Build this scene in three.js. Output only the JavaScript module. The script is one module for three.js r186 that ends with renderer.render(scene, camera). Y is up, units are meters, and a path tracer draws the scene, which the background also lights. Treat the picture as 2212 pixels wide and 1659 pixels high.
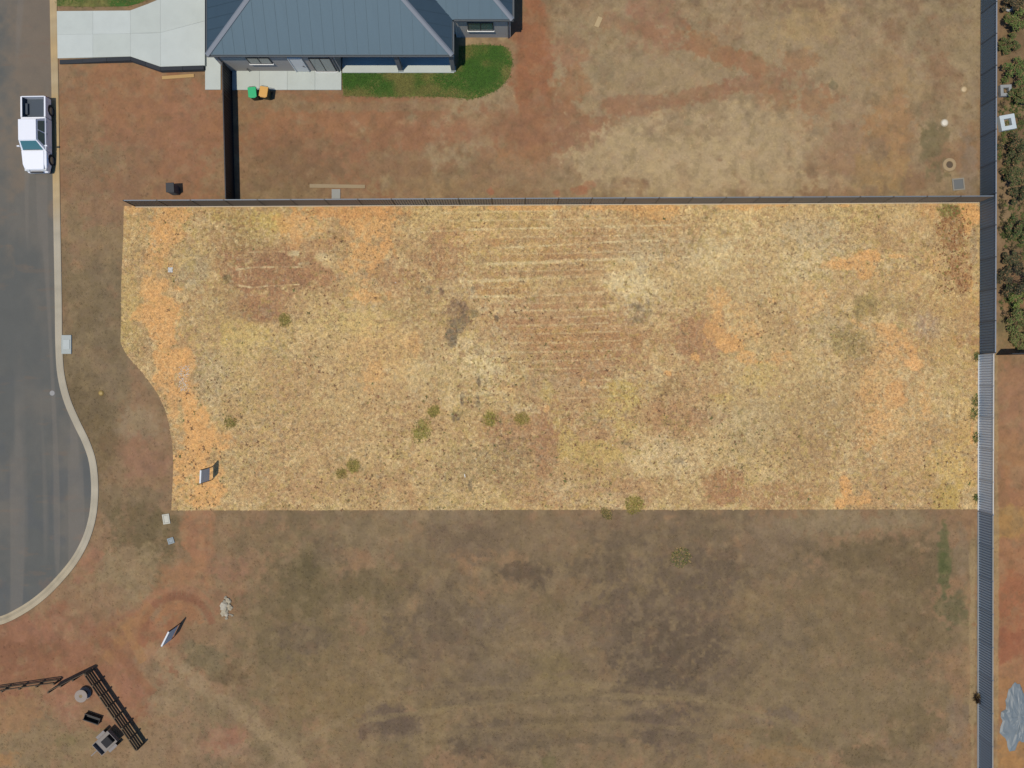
import * as THREE from 'three';
import { Sky } from 'three/addons/objects/Sky.js';
import { RoundedBoxGeometry } from 'three/addons/geometries/RoundedBoxGeometry.js';
import { mergeGeometries, mergeVertices } from 'three/addons/utils/BufferGeometryUtils.js';

// ---------------------------------------------------------------- camera, sky, sun, exposure
const H = 54.5;                                   // drone height over the block, metres
const scene = new THREE.Scene();
const camera = new THREE.PerspectiveCamera(53.9, 4 / 3, 0.5, 4000);
camera.position.set(0, H, 0);
camera.up.set(0, 0, -1);
camera.lookAt(0, 0, 0);
const renderer = new THREE.WebGLRenderer({ antialias: true });
renderer.toneMapping = THREE.LinearToneMapping;
renderer.toneMappingExposure = 1.0;
renderer.shadowMap.enabled = true;
const SUN = new THREE.Vector3(-0.2, 1, 0.225).normalize();
const sky = new Sky();
sky.name = 'sky'; sky.userData.kind = 'structure';
sky.scale.setScalar(3000);
sky.material.uniforms.sunPosition.value.copy(SUN);
sky.material.uniforms.turbidity.value = 3;
sky.material.uniforms.rayleigh.value = 1.2;
sky.material.uniforms.mieCoefficient.value = 0.003;
scene.add(sky);
scene.environmentIntensity = 0.1;
const sun = new THREE.DirectionalLight(0xfff4e4, 4.2);
sun.name = 'sun';
sun.position.copy(SUN).multiplyScalar(100);
sun.castShadow = true;
sun.shadow.mapSize.set(4096, 4096);
Object.assign(sun.shadow.camera, { left: -55, right: 55, top: 45, bottom: -45, near: 1, far: 220 });
scene.add(sun, sun.target);

// ---------------------------------------------------------------- helpers
let seed = 20240611;
const rnd = () => { seed = (seed + 0x6D2B79F5) | 0; let t = Math.imul(seed ^ (seed >>> 15), 1 | seed); t = (t + Math.imul(t ^ (t >>> 7), 61 | t)) ^ t; return ((t ^ (t >>> 14)) >>> 0) / 4294967296; };
const rr = (a, b) => a + (b - a) * rnd();
const PM = 1.7363 / 52;                           // metres on the ground for one unit of the survey plan
const P = (u, v, h = 0) => { const f = (H - h) / H; return [(u - 1105.8) * PM * f, (v - 829.4) * PM * f]; };
const clamp = (x, a = 0, b = 1) => Math.min(b, Math.max(a, x));
const sstep = (a, b, x) => { const t = clamp((x - a) / (b - a)); return t * t * (3 - 2 * t); };
const lin1 = (c) => { c /= 255; return c <= 0.04045 ? c / 12.92 : ((c + 0.055) / 1.055) ** 2.4; };
const srgb1 = (l) => 255 * (l <= 0.0031308 ? l * 12.92 : 1.055 * l ** (1 / 2.4) - 0.055);
const K = [1.46, 1.48, 1.58];                     // tone of a sunlit white card at this exposure; colours below are given as sunlit tones
const alb = (r, g, b) => [lin1(r) / K[0], lin1(g) / K[1], lin1(b) / K[2]];
const col = (r, g, b) => new THREE.Color().setRGB(...alb(r, g, b).map((x) => Math.min(x, 0.9)));
function hash(x, y, s) { let h = Math.imul(x, 374761393) ^ Math.imul(y, 668265263) ^ Math.imul(s, 2246822519); h = Math.imul(h ^ (h >>> 13), 1274126177); return ((h ^ (h >>> 16)) >>> 0) / 4294967296; }
function vn(x, y, s) { const i = Math.floor(x), j = Math.floor(y), f = x - i, g = y - j, u = f * f * (3 - 2 * f), v = g * g * (3 - 2 * g); const a = hash(i, j, s), b = hash(i + 1, j, s), c = hash(i, j + 1, s), d = hash(i + 1, j + 1, s); return a + (b - a) * u + (c - a + (a - b - c + d) * u) * v; }
function fbm(x, y, s, o = 4) { let t = 0, a = 0.5, n = 0; for (let k = 0; k < o; k++) { t += a * vn(x, y, s + k); n += a; a *= 0.55; x = x * 2.03 + 17.1; y = y * 2.03 - 9.7; } return t / n; }

const used = new Map();
const numbered = (n) => { const k = used.get(n) ?? 0; used.set(n, k + 1); return k ? n + '_' + String(k).padStart(3, '0') : n; };
function mesh(name, geo, mat, parent) { const m = new THREE.Mesh(geo, mat); m.name = name; m.castShadow = m.receiveShadow = true; parent.add(m); return m; }
function thing(name, label, category, [x, y, z] = [0, 0, 0], turn = 0, group) { const o = new THREE.Group(); o.name = numbered(name); o.position.set(x, y, z); o.rotation.y = turn; o.userData = { label, category }; if (group) o.userData.group = group; scene.add(o); return o; }
function solo(name, geo, mat, label, category, group) { const m = mesh(numbered(name), geo, mat, scene); m.userData = { label, category }; if (group) m.userData.group = group; return m; }
function struct(name, geo, mat, label) { const m = mesh(numbered(name), geo, mat, scene); m.userData = { kind: 'structure' }; if (label) m.userData.label = label; return m; }
const std = (c, roughness = 0.85, metalness = 0, extra = {}) => new THREE.MeshStandardMaterial({ color: c, roughness, metalness, side: THREE.DoubleSide, ...extra });
const box = (w, h, d, x = 0, y = 0, z = 0) => new THREE.BoxGeometry(w, h, d).translate(x, y, z);
const rbox = (w, h, d, r, x = 0, y = 0, z = 0) => new RoundedBoxGeometry(w, h, d, 2, r).translate(x, y, z);
const merge = (list) => mergeGeometries(list.map((g) => { const q = g.index ? g.toNonIndexed() : g; for (const k of Object.keys(q.attributes)) if (!['position', 'normal', 'uv'].includes(k)) q.deleteAttribute(k); if (!q.attributes.uv) q.setAttribute('uv', new THREE.BufferAttribute(new Float32Array(q.attributes.position.count * 2), 2)); return q; }));
function fromTris(pos, uv) { const g = new THREE.BufferGeometry(); g.setAttribute('position', new THREE.Float32BufferAttribute(pos, 3)); g.setAttribute('uv', new THREE.Float32BufferAttribute(uv ?? new Array(pos.length / 3 * 2).fill(0), 2)); g.computeVertexNormals(); return g; }
// level sheet over a plan outline
function flat(poly, y, uvOf = (x, z) => [x, z]) {
  const c = poly.map((p) => new THREE.Vector2(p[0], p[1])), pos = [], uv = [];
  for (const t of THREE.ShapeUtils.triangulateShape(c, [])) {
    const [a, b, d] = t.map((i) => c[i]); const up = (b.x - a.x) * (d.y - a.y) - (b.y - a.y) * (d.x - a.x) < 0;
    for (const p of up ? [a, b, d] : [a, d, b]) { pos.push(p.x, y, p.y); uv.push(...uvOf(p.x, p.y)); }
  }
  return fromTris(pos, uv);
}
// solid under a (possibly sloping) top outline of [x, y, z], t thick straight down or down to the level yb
function prism(top, t, yb) {
  const c = top.map((p) => new THREE.Vector2(p[0], p[2])), pos = [], low = (p) => [p[0], yb ?? p[1] - t, p[2]], uv = [];
  const put = (...ps) => { for (const p of ps) { pos.push(...p); uv.push(p[0] + p[1] * 0.3, p[2] + p[1]); } };
  for (const tr of THREE.ShapeUtils.triangulateShape(c, [])) {
    let [a, b, d] = tr; const A = c[a], B = c[b], D = c[d]; if ((B.x - A.x) * (D.y - A.y) - (B.y - A.y) * (D.x - A.x) > 0) [b, d] = [d, b];
    put(top[a], top[b], top[d]); put(low(top[a]), low(top[d]), low(top[b]));
  }
  const cw = THREE.ShapeUtils.area(c) > 0;
  for (let i = 0; i < top.length; i++) { let p = top[i], q = top[(i + 1) % top.length]; if (cw) [p, q] = [q, p]; put(p, low(p), q); put(q, low(p), low(q)); }
  return fromTris(pos, uv);
}
function noiseTexture(n, f, srgb, rep = 1) { const d = new Uint8Array(n * n * 4); for (let j = 0; j < n; j++) for (let i = 0; i < n; i++) { const c = f(i / n, j / n, i, j), k = (j * n + i) * 4; d[k] = c[0]; d[k + 1] = c[1]; d[k + 2] = c[2]; d[k + 3] = 255; } const t = new THREE.DataTexture(d, n, n); t.wrapS = t.wrapT = THREE.RepeatWrapping; t.magFilter = THREE.LinearFilter; t.minFilter = THREE.LinearFilter; if (srgb) t.colorSpace = THREE.SRGBColorSpace; t.repeat.set(rep, rep); t.needsUpdate = true; return t; }
// tileable fbm
const tfbm = (u, v, f, s, o = 4) => { let t = 0, a = 0.5, n = 0; for (let k = 0; k < o; k++) { const x = u * f, y = v * f, i = Math.floor(x), j = Math.floor(y), p = x - i, q = y - j, e = p * p * (3 - 2 * p), g = q * q * (3 - 2 * q), h = (a1, b1) => hash(((a1 % f) + f) % f, ((b1 % f) + f) % f, s + k); const A = h(i, j), B = h(i + 1, j), C = h(i, j + 1), D = h(i + 1, j + 1); t += a * (A + (B - A) * e + (C - A + (A - B - C + D) * e) * g); n += a; a *= 0.55; f *= 2; } return t / n; };

// ---------------------------------------------------------------- ground maps (soil and dry grass, laid out in metres)
// a layer: [u, v, ru, rv, rgb, strength, ragged, turn]  in survey-plan units
function groundMap(w, h, [x0, z0, x1, z1], baseOf, layers, strips, fine, sd, fleck, gate = 0.25) {
  const a = new Float32Array(w * h * 3), dx = (x1 - x0) / w, dz = (z1 - z0) / h;
  const n1 = new Float32Array(w * h), n2 = new Float32Array(w * h);
  for (let j = 0, k = 0; j < h; j++) for (let i = 0; i < w; i++, k++) {
    const x = x0 + (i + 0.5) * dx, z = z0 + (j + 0.5) * dz;
    n1[k] = fbm(x * 0.55, z * 0.55, sd, 4); n2[k] = fbm(x * 2.6, z * 2.6, sd + 20, 3);
    const c = baseOf(x, z, n1[k], n2[k]); a[k * 3] = c[0]; a[k * 3 + 1] = c[1]; a[k * 3 + 2] = c[2];
  }
  const blend = (k, c, m) => { a[k * 3] += (c[0] - a[k * 3]) * m; a[k * 3 + 1] += (c[1] - a[k * 3 + 1]) * m; a[k * 3 + 2] += (c[2] - a[k * 3 + 2]) * m; };
  const work = (bx0, bz0, bx1, bz1, f) => { for (let j = Math.max(0, Math.floor((bz0 - z0) / dz)); j < Math.min(h, Math.ceil((bz1 - z0) / dz)); j++) for (let i = Math.max(0, Math.floor((bx0 - x0) / dx)); i < Math.min(w, Math.ceil((bx1 - x0) / dx)); i++) f(x0 + (i + 0.5) * dx, z0 + (j + 0.5) * dz, j * w + i); };
  for (const [u, v, ru, rv, c, s, rag = 0.5, turn = 0] of layers) {
    const [cx, cz] = P(u, v), rx = ru * PM, rz = rv * PM, R = 1.7 * Math.max(rx, rz), co = Math.cos(turn), si = Math.sin(turn);
    work(cx - R, cz - R, cx + R, cz + R, (x, z, k) => {
      const px = (x - cx) * co + (z - cz) * si, pz = -(x - cx) * si + (z - cz) * co;
      const d = Math.hypot(px / rx, pz / rz) + (n1[k] - 0.5) * 1.3; if (d > 1.5) return;
      const m = sstep(1.45, 0.45, d), e = sstep(0.5 - 0.36, 0.5 + 0.36, m + (n2[k] - 0.5) * 2.2 * rag);
      if (e > 0) blend(k, c, e * s);
    });
  }
  if (fleck) work(x0, z0, x1, z1, (x, z, k) => { for (const [c, m] of fleck(x, z, a[k * 3] - a[k * 3 + 2])) if (m > 0) blend(k, c, m); });
  for (const [pts, wd, c, s, rag = 0.6] of strips) {
    const q = pts.map(([u, v]) => P(u, v)), W = wd * PM;
    for (let n = 0; n + 1 < q.length; n++) {
      const [ax, az] = q[n], [bx, bz] = q[n + 1], L2 = (bx - ax) ** 2 + (bz - az) ** 2, M = W * 1.6;
      work(Math.min(ax, bx) - M, Math.min(az, bz) - M, Math.max(ax, bx) + M, Math.max(az, bz) + M, (x, z, k) => {
        const tt = ((x - ax) * (bx - ax) + (z - az) * (bz - az)) / L2; if (tt < 0 || tt > 1) return;
        const d = Math.hypot(x - ax - tt * (bx - ax), z - az - tt * (bz - az)) / W + (n1[k] - 0.5) * 0.9;
        const m = sstep(1.5, 0.1, d), e = sstep(0.15, 0.95, m + (n2[k] - 0.5) * 2.6 * rag) * (gate + (1 - gate) * sstep(0.36, 0.56, fbm(x * 0.8 + n * 3, z * 1.5, sd + 40, 3))); if (e > 0) blend(k, c, e * s);
      });
    }
  }
  const out = new Uint8Array(w * h * 4), bump = new Uint8Array(w * h * 4);
  for (let j = 0, k = 0; j < h; j++) for (let i = 0; i < w; i++, k++) {
    const x = x0 + (i + 0.5) * dx, z = z0 + (j + 0.5) * dz, f = fine(x, z, i, j);
    for (let c = 0; c < 3; c++) { const l = lin1(clamp(a[k * 3 + c], 2, 254)) / K[c] * f[c]; a[k * 3 + c] = l; out[k * 4 + c] = clamp(srgb1(l), 0, 255); }
    const b = clamp(128 + (f[3] ?? (f[1] - 1)) * 200, 0, 255); bump[k * 4] = bump[k * 4 + 1] = bump[k * 4 + 2] = b; out[k * 4 + 3] = bump[k * 4 + 3] = 255;
  }
  const tex = (d, s) => { const t = new THREE.DataTexture(d, w, h); t.magFilter = t.minFilter = THREE.LinearFilter; if (s) t.colorSpace = THREE.SRGBColorSpace; t.needsUpdate = true; return t; };
  return { map: tex(out, true), bump: tex(bump, false), uv: (x, z) => [(x - x0) / (x1 - x0), (z - z0) / (z1 - z0)],
    at: (x, z) => { const i = clamp(Math.floor((x - x0) / dx), 0, w - 1), j = clamp(Math.floor((z - z0) / dz), 0, h - 1), k = (j * w + i) * 3; return [a[k], a[k + 1], a[k + 2]]; } };
}
const mix3 = (a, b, t) => [a[0] + (b[0] - a[0]) * t, a[1] + (b[1] - a[1]) * t, a[2] + (b[2] - a[2]) * t];

// ---- the bare block, its extra brightness over the land put into the colours
const LOT = [[267, 444.5], [266, 500], [262, 600], [260, 740], [268, 758], [281, 776], [310, 808], [340, 850], [356, 884], [365, 915], [372, 960], [374, 1000], [372, 1050], [369.5, 1102.5], [2114, 1100], [2115.5, 900], [2116, 700], [2116.5, 436]];
const O = [214, 159, 97], OD = [203, 147, 90], RB = [164, 118, 80], RD = [138, 96, 66], YO = [196, 166, 92], PA = [222, 198, 148], GR = [184, 162, 124], DK = [112, 96, 74], OL = [134, 116, 66], GO = [186, 142, 84], STRAW = [203, 170, 116];
const A = (u, v, ru, rv, ...r) => [230.4 + 0.4339 * u, 403.2 + 0.4339 * v, ru * 0.4339, rv * 0.4339, ...r];
const B = (u, v, ru, rv, ...r) => [1036.7 + 0.4339 * u, 403.2 + 0.4339 * v, ru * 0.4339, rv * 0.4339, ...r];
const C = (u, v, ru, rv, ...r) => [1670.2 + 0.434 * u, 403.2 + 0.434 * v, ru * 0.434, rv * 0.434, ...r];
const lotLayers = [
  A(1050, 900, 480, 300, STRAW, 0.5, 0.4), A(1100, 1200, 520, 180, STRAW, 0.5, 0.4), B(1350, 420, 620, 260, [204, 176, 124], 0.6, 0.4), B(1450, 1050, 420, 380, [196, 166, 114], 0.6, 0.4), A(760, 1400, 300, 160, [200, 166, 112], 0.5, 0.4),
  // red dead grass
  A(880, 430, 300, 90, RB, 0.85, 0.6), A(740, 345, 200, 50, RD, 0.6, 0.7), A(830, 470, 230, 70, RD, 0.45, 0.9), A(820, 580, 170, 80, RB, 0.8, 0.7), A(780, 630, 120, 50, RD, 0.4, 0.8), A(620, 400, 90, 100, RB, 0.5, 0.9), A(620, 250, 110, 90, RB, 0.4, 0.9), A(1010, 290, 160, 50, RB, 0.5, 0.9), A(1420, 450, 150, 90, RB, 0.45, 0.9), A(1690, 330, 90, 170, RB, 0.6, 0.9), A(1800, 480, 180, 90, RB, 0.4, 0.9), A(560, 600, 90, 130, [170, 140, 92], 0.5, 0.9), A(700, 230, 150, 100, OL, 0.3, 0.9), A(900, 960, 160, 120, RB, 0.28, 0.9), A(1000, 1250, 380, 120, RB, 0.22, 0.9), A(1000, 1500, 320, 90, RB, 0.28, 0.9), A(1500, 1100, 220, 120, RB, 0.25, 0.9),
  A(430, 360, 110, 90, [178, 148, 96], 0.5, 0.9), A(120, 560, 60, 130, [190, 158, 96], 0.6, 0.8), A(110, 760, 60, 90, [182, 152, 92], 0.6, 0.8), A(140, 250, 90, 130, [194, 160, 98], 0.5, 0.8),
  B(500, 690, 440, 130, RB, 0.55, 0.7), B(1080, 740, 130, 120, RB, 0.8, 0.6), B(560, 830, 270, 120, RB, 0.6, 0.7), B(450, 1000, 200, 150, RB, 0.5, 0.8), B(200, 1240, 230, 110, RB, 0.65, 0.7), B(330, 1330, 80, 160, [158, 114, 78], 0.8, 0.5), B(950, 1160, 160, 90, RB, 0.5, 0.8), B(1120, 1160, 110, 50, RB, 0.55, 0.7), B(1210, 1490, 95, 90, [162, 116, 76], 0.85, 0.4), B(1060, 1030, 160, 120, RB, 0.4, 0.9), B(700, 1510, 220, 60, RB, 0.45, 0.8), B(300, 1500, 240, 80, RB, 0.35, 0.9), B(420, 560, 330, 60, RB, 0.35, 0.8), B(520, 330, 230, 60, RB, 0.45, 0.8), B(560, 240, 200, 40, RB, 0.35, 0.8), B(430, 420, 250, 40, RB, 0.4, 0.8), B(1400, 1540, 220, 60, RB, 0.4, 0.9), B(560, 1230, 160, 110, [168, 122, 82], 0.45, 0.8),
  B(100, 510, 180, 40, GO, 0.6, 0.6), B(230, 330, 260, 60, GO, 0.35, 0.8), B(540, 1390, 120, 40, GO, 0.4, 0.8), B(500, 760, 260, 60, GO, 0.4, 0.8), B(250, 250, 250, 60, [190, 150, 92], 0.4, 0.8), B(150, 160, 300, 60, [190, 154, 98], 0.45, 0.8),
  // pale straw
  B(770, 500, 115, 90, PA, 0.7, 1), B(830, 370, 120, 40, PA, 0.6, 0.8), B(1180, 350, 150, 90, PA, 0.5, 0.8), B(1640, 370, 140, 100, PA, 0.45, 0.9), B(910, 1350, 220, 95, PA, 0.55, 1), B(80, 930, 130, 80, PA, 0.45, 1), B(60, 800, 150, 90, PA, 0.35, 0.8), B(220, 1110, 60, 30, PA, 0.6, 0.7), B(430, 1480, 140, 50, PA, 0.4, 0.8), B(620, 1560, 160, 40, PA, 0.4, 0.8), A(940, 335, 30, 14, PA, 0.8, 0.9), A(1080, 350, 40, 25, PA, 0.7, 0.9), A(985, 385, 30, 12, PA, 0.7, 0.9), A(1750, 500, 130, 50, PA, 0.4, 0.9), A(1050, 620, 160, 110, [210, 180, 124], 0.5, 0.7), A(1700, 900, 240, 130, PA, 0.35, 0.8), A(640, 900, 170, 150, [206, 176, 120], 0.5, 0.8), A(1500, 1320, 240, 80, [212, 180, 124], 0.5, 0.8), B(1280, 110, 420, 60, [214, 182, 124], 0.5, 0.7), B(1850, 120, 250, 70, [208, 178, 120], 0.5, 0.7), A(1750, 130, 200, 70, [206, 176, 116], 0.6, 0.7),
  // grey thatch
  A(440, 440, 80, 80, GR, 0.6, 0.9), A(500, 950, 95, 120, GR, 0.5, 0.9), B(780, 290, 130, 110, GR, 0.5, 0.9), B(1650, 240, 130, 110, GR, 0.6, 0.9), B(1320, 1180, 230, 110, GR, 0.4, 0.9), B(1000, 300, 200, 80, GR, 0.4, 0.9), B(1720, 720, 110, 120, GR, 0.4, 0.8), B(800, 630, 80, 60, [150, 128, 98], 0.6, 0.9), C(760, 690, 75, 70, [176, 150, 122], 0.7, 0.6), C(1000, 260, 22, 140, [166, 142, 112], 0.6, 0.8), B(350, 990, 180, 60, GR, 0.35, 0.9), B(100, 270, 140, 50, GR, 0.3, 0.9),
  // yellow grass
  A(780, 170, 110, 90, YO, 0.8, 0.6), A(640, 140, 150, 60, [180, 150, 86], 0.5, 0.8), A(680, 740, 170, 60, YO, 0.45, 0.8), A(1240, 680, 200, 60, [204, 172, 104], 0.5, 0.8), B(720, 1030, 85, 70, YO, 0.75, 0.7), B(560, 1330, 175, 55, YO, 0.75, 0.7), B(430, 1290, 45, 90, YO, 0.7, 0.7), B(720, 1200, 60, 60, YO, 0.5, 0.8), B(340, 1020, 40, 55, YO, 0.6, 0.7), B(640, 1110, 80, 40, YO, 0.5, 0.8), B(380, 1180, 20, 50, YO, 0.5, 0.8), B(1210, 1060, 60, 30, YO, 0.5, 0.8), B(1400, 950, 100, 60, YO, 0.4, 0.8), C(860, 1530, 80, 80, [180, 150, 78], 0.8, 0.7), C(900, 1380, 120, 130, [200, 164, 92], 0.6, 0.7), C(930, 1150, 90, 120, [196, 160, 94], 0.4, 0.8), C(880, 560, 120, 110, [194, 156, 94], 0.4, 0.8),
  // bare orange soil
  A(310, 160, 90, 130, O, 0.75, 0.9), A(270, 290, 70, 100, O, 0.7, 0.9), A(230, 370, 50, 80, O, 0.5, 1), A(240, 510, 80, 50, O, 0.6, 0.9), A(275, 630, 105, 110, O, 1, 0.6), A(180, 630, 60, 40, O, 0.7, 0.9), A(290, 740, 80, 80, O, 1, 0.6), A(310, 850, 75, 100, O, 1, 0.7), A(290, 940, 70, 90, O, 0.8, 0.8), A(385, 900, 50, 130, O, 0.8, 0.8), A(400, 1060, 48, 110, O, 1, 0.6), A(430, 1180, 80, 80, O, 1, 0.6), A(470, 1270, 120, 100, O, 1, 0.5), A(420, 1380, 110, 110, O, 0.85, 0.8), A(510, 1540, 75, 85, O, 0.9, 0.7), A(390, 1520, 60, 60, O, 0.5, 1), A(330, 1100, 30, 120, O, 0.5, 1), A(520, 1420, 60, 50, O, 0.7, 0.8), A(130, 110, 50, 25, O, 0.6, 0.9),
  A(980, 190, 140, 90, O, 0.7, 0.9), A(1290, 200, 130, 130, O, 0.8, 0.8), A(1190, 120, 260, 45, OD, 0.8, 0.8), A(1290, 320, 110, 70, O, 0.75, 0.9), A(1230, 400, 90, 60, O, 0.6, 0.9), A(1310, 550, 90, 40, O, 0.65, 0.9), A(1260, 480, 60, 60, O, 0.4, 1), A(1330, 920, 45, 90, O, 0.55, 0.9), A(1540, 790, 55, 60, O, 0.55, 0.9), A(1850, 250, 160, 60, O, 0.25, 1), A(1400, 830, 180, 120, [212, 166, 106], 0.4, 0.9),
  B(200, 104, 260, 16, O, 0.8, 0.9), B(760, 100, 250, 18, O, 0.7, 0.9), B(880, 130, 110, 40, O, 0.6, 0.9), B(1290, 98, 160, 16, O, 0.7, 0.9), B(1180, 560, 60, 60, O, 0.6, 1), B(1180, 690, 60, 80, O, 0.75, 1), B(1260, 790, 60, 35, O, 0.9, 0.8), B(1330, 850, 50, 30, O, 0.7, 1), B(1360, 710, 60, 50, O, 0.5, 1), B(1290, 610, 80, 40, O, 0.4, 1), B(1450, 570, 40, 25, O, 0.6, 0.9), B(1500, 850, 70, 30, O, 0.45, 1), B(1790, 390, 90, 30, O, 0.8, 0.7), B(1920, 410, 55, 55, O, 0.8, 0.8), B(1950, 340, 60, 30, O, 0.8, 0.7), B(1640, 570, 80, 70, O, 0.4, 1), B(935, 930, 18, 14, O, 0.9, 0.7), B(1070, 850, 22, 16, O, 0.9, 0.7), B(515, 975, 14, 25, O, 0.8, 0.7), B(150, 1000, 70, 25, O, 0.4, 1), B(330, 1100, 12, 20, O, 0.7, 0.8), B(660, 240, 20, 30, O, 0.5, 0.9), B(110, 270, 40, 20, O, 0.4, 0.9),
  C(972, 130, 66, 70, O, 1, 0.3), C(968, 200, 22, 50, O, 0.9, 0.6), C(490, 350, 50, 28, O, 0.9, 0.7), C(340, 390, 50, 22, O, 0.8, 0.7), C(610, 345, 80, 12, O, 0.75, 0.8), C(450, 440, 38, 24, O, 0.8, 0.8), C(800, 380, 60, 60, O, 0.4, 0.9), C(260, 525, 15, 25, O, 0.8, 0.8), C(590, 800, 120, 100, [208, 158, 102], 0.75, 0.6), C(560, 700, 80, 30, O, 0.6, 0.8), C(690, 830, 26, 60, O, 0.8, 0.6, -0.5), C(700, 885, 44, 34, [226, 170, 108], 1, 0.4), C(608, 1030, 62, 66, OD, 0.9, 0.5), C(650, 930, 34, 36, [206, 180, 132], 0.8, 0.5), C(440, 690, 60, 14, O, 0.6, 0.8, 0.5), C(360, 1500, 30, 70, O, 1, 0.4, -0.2), C(330, 1575, 40, 34, O, 1, 0.4), C(410, 1560, 60, 25, O, 0.8, 0.7), C(470, 1530, 20, 24, O, 0.7, 0.8), C(440, 1040, 26, 40, O, 0.6, 0.9), C(500, 1190, 110, 140, [208, 158, 102], 0.5, 0.9), C(620, 1250, 160, 140, [206, 162, 106], 0.45, 0.8), C(780, 1270, 14, 20, O, 0.8, 0.6), C(760, 1060, 30, 90, O, 0.5, 0.9), C(990, 1230, 7, 90, O, 0.8, 0.8), C(985, 520, 7, 60, O, 0.7, 0.8), C(960, 470, 8, 60, O, 0.5, 0.9), C(60, 850, 60, 30, O, 0.4, 1), C(780, 110, 50, 40, O, 0.5, 0.9), C(350, 95, 30, 8, O, 0.7, 0.8), C(40, 92, 60, 8, O, 0.7, 0.8),
  C(560, 980, 90, 330, [211, 164, 106], 0.5, 0.9), C(480, 1130, 60, 200, O, 0.35, 1), C(640, 760, 80, 60, O, 0.4, 0.9),
  // rusty weeds by the corner, olive shade grass
  C(890, 250, 60, 90, [150, 106, 64], 0.7, 1), C(900, 180, 55, 60, [152, 110, 66], 0.7, 1), C(920, 400, 60, 80, [152, 106, 66], 0.6, 1), C(880, 110, 45, 35, [124, 112, 56], 1, 0.8), C(930, 500, 30, 40, [150, 108, 70], 0.5, 1), C(960, 760, 70, 35, [154, 104, 66], 0.55, 1), C(560, 590, 190, 60, [160, 132, 82], 0.5, 0.9), C(420, 790, 120, 70, [158, 130, 80], 0.5, 0.9), C(240, 1150, 190, 160, [166, 134, 90], 0.45, 0.9), C(180, 1320, 180, 120, [160, 124, 82], 0.4, 0.9), C(110, 1530, 170, 80, [158, 116, 76], 0.5, 0.9), C(720, 1500, 120, 80, [176, 136, 86], 0.4, 0.9), C(850, 820, 110, 110, [186, 148, 92], 0.4, 0.8), C(620, 460, 160, 60, [188, 146, 92], 0.5, 0.8), B(1840, 780, 100, 70, OL, 0.45, 1), B(1920, 600, 80, 60, OL, 0.4, 1), B(950, 1000, 90, 40, [146, 120, 76], 0.5, 0.9), B(500, 1380, 220, 120, [178, 142, 92], 0.3, 0.9), B(80, 1400, 180, 120, [160, 134, 92], 0.5, 0.9), B(120, 1320, 140, 80, [150, 122, 86], 0.45, 1), A(1800, 1400, 180, 120, [170, 142, 96], 0.4, 0.9), A(1700, 600, 200, 120, [176, 146, 98], 0.4, 0.9), A(1480, 640, 60, 40, [160, 138, 84], 0.4, 0.9),
  // charred spots
  A(1718, 740, 30, 46, [112, 98, 76], 0.8, 0.9), A(1735, 700, 34, 40, DK, 0.7, 1), A(1745, 610, 50, 44, [124, 98, 76], 0.75, 1), A(1780, 660, 24, 32, DK, 0.7, 1), A(1665, 520, 18, 26, [116, 90, 72], 0.85, 0.8), A(1600, 510, 22, 20, DK, 0.5, 1), A(1820, 505, 14, 14, [124, 104, 72], 0.7, 0.8), A(1830, 632, 24, 22, [136, 118, 80], 0.7, 0.9), A(1940, 660, 10, 18, DK, 0.8, 0.7), A(1770, 1060, 12, 36, DK, 0.8, 0.9), A(1737, 1140, 26, 26, DK, 0.75, 0.9), A(1850, 975, 12, 28, DK, 0.8, 0.9), A(1845, 1070, 9, 28, DK, 0.7, 0.9), A(1855, 820, 20, 24, DK, 0.4, 1), A(1640, 1060, 20, 60, [140, 104, 66], 0.5, 1), A(1810, 1490, 14, 30, DK, 0.6, 0.9), A(600, 460, 20, 20, [110, 100, 64], 0.6, 1), B(780, 600, 24, 18, DK, 0.7, 0.9), B(770, 665, 20, 16, DK, 0.5, 1), B(735, 1275, 24, 16, DK, 0.5, 1), B(990, 1360, 18, 16, DK, 0.5, 1),
];
for (const [u, v, r, s] of [[614, 691, 11, 1.1], [497, 912, 11, 1], [911, 931, 16, 1.2], [937, 888, 11, 0.8], [1058, 905, 11, 1.3], [1125, 904, 14, 0.8], [763, 1006, 11, 1], [737, 1022, 11, 0.8], [1370, 1092, 16, 1]]) lotLayers.push([u, v, r, r * s, [134, 122, 56], 0.85, 0.8]);
const ln = (f, pts) => pts.map(([u, v]) => f(u, v, 0, 0).slice(0, 2));
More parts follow.
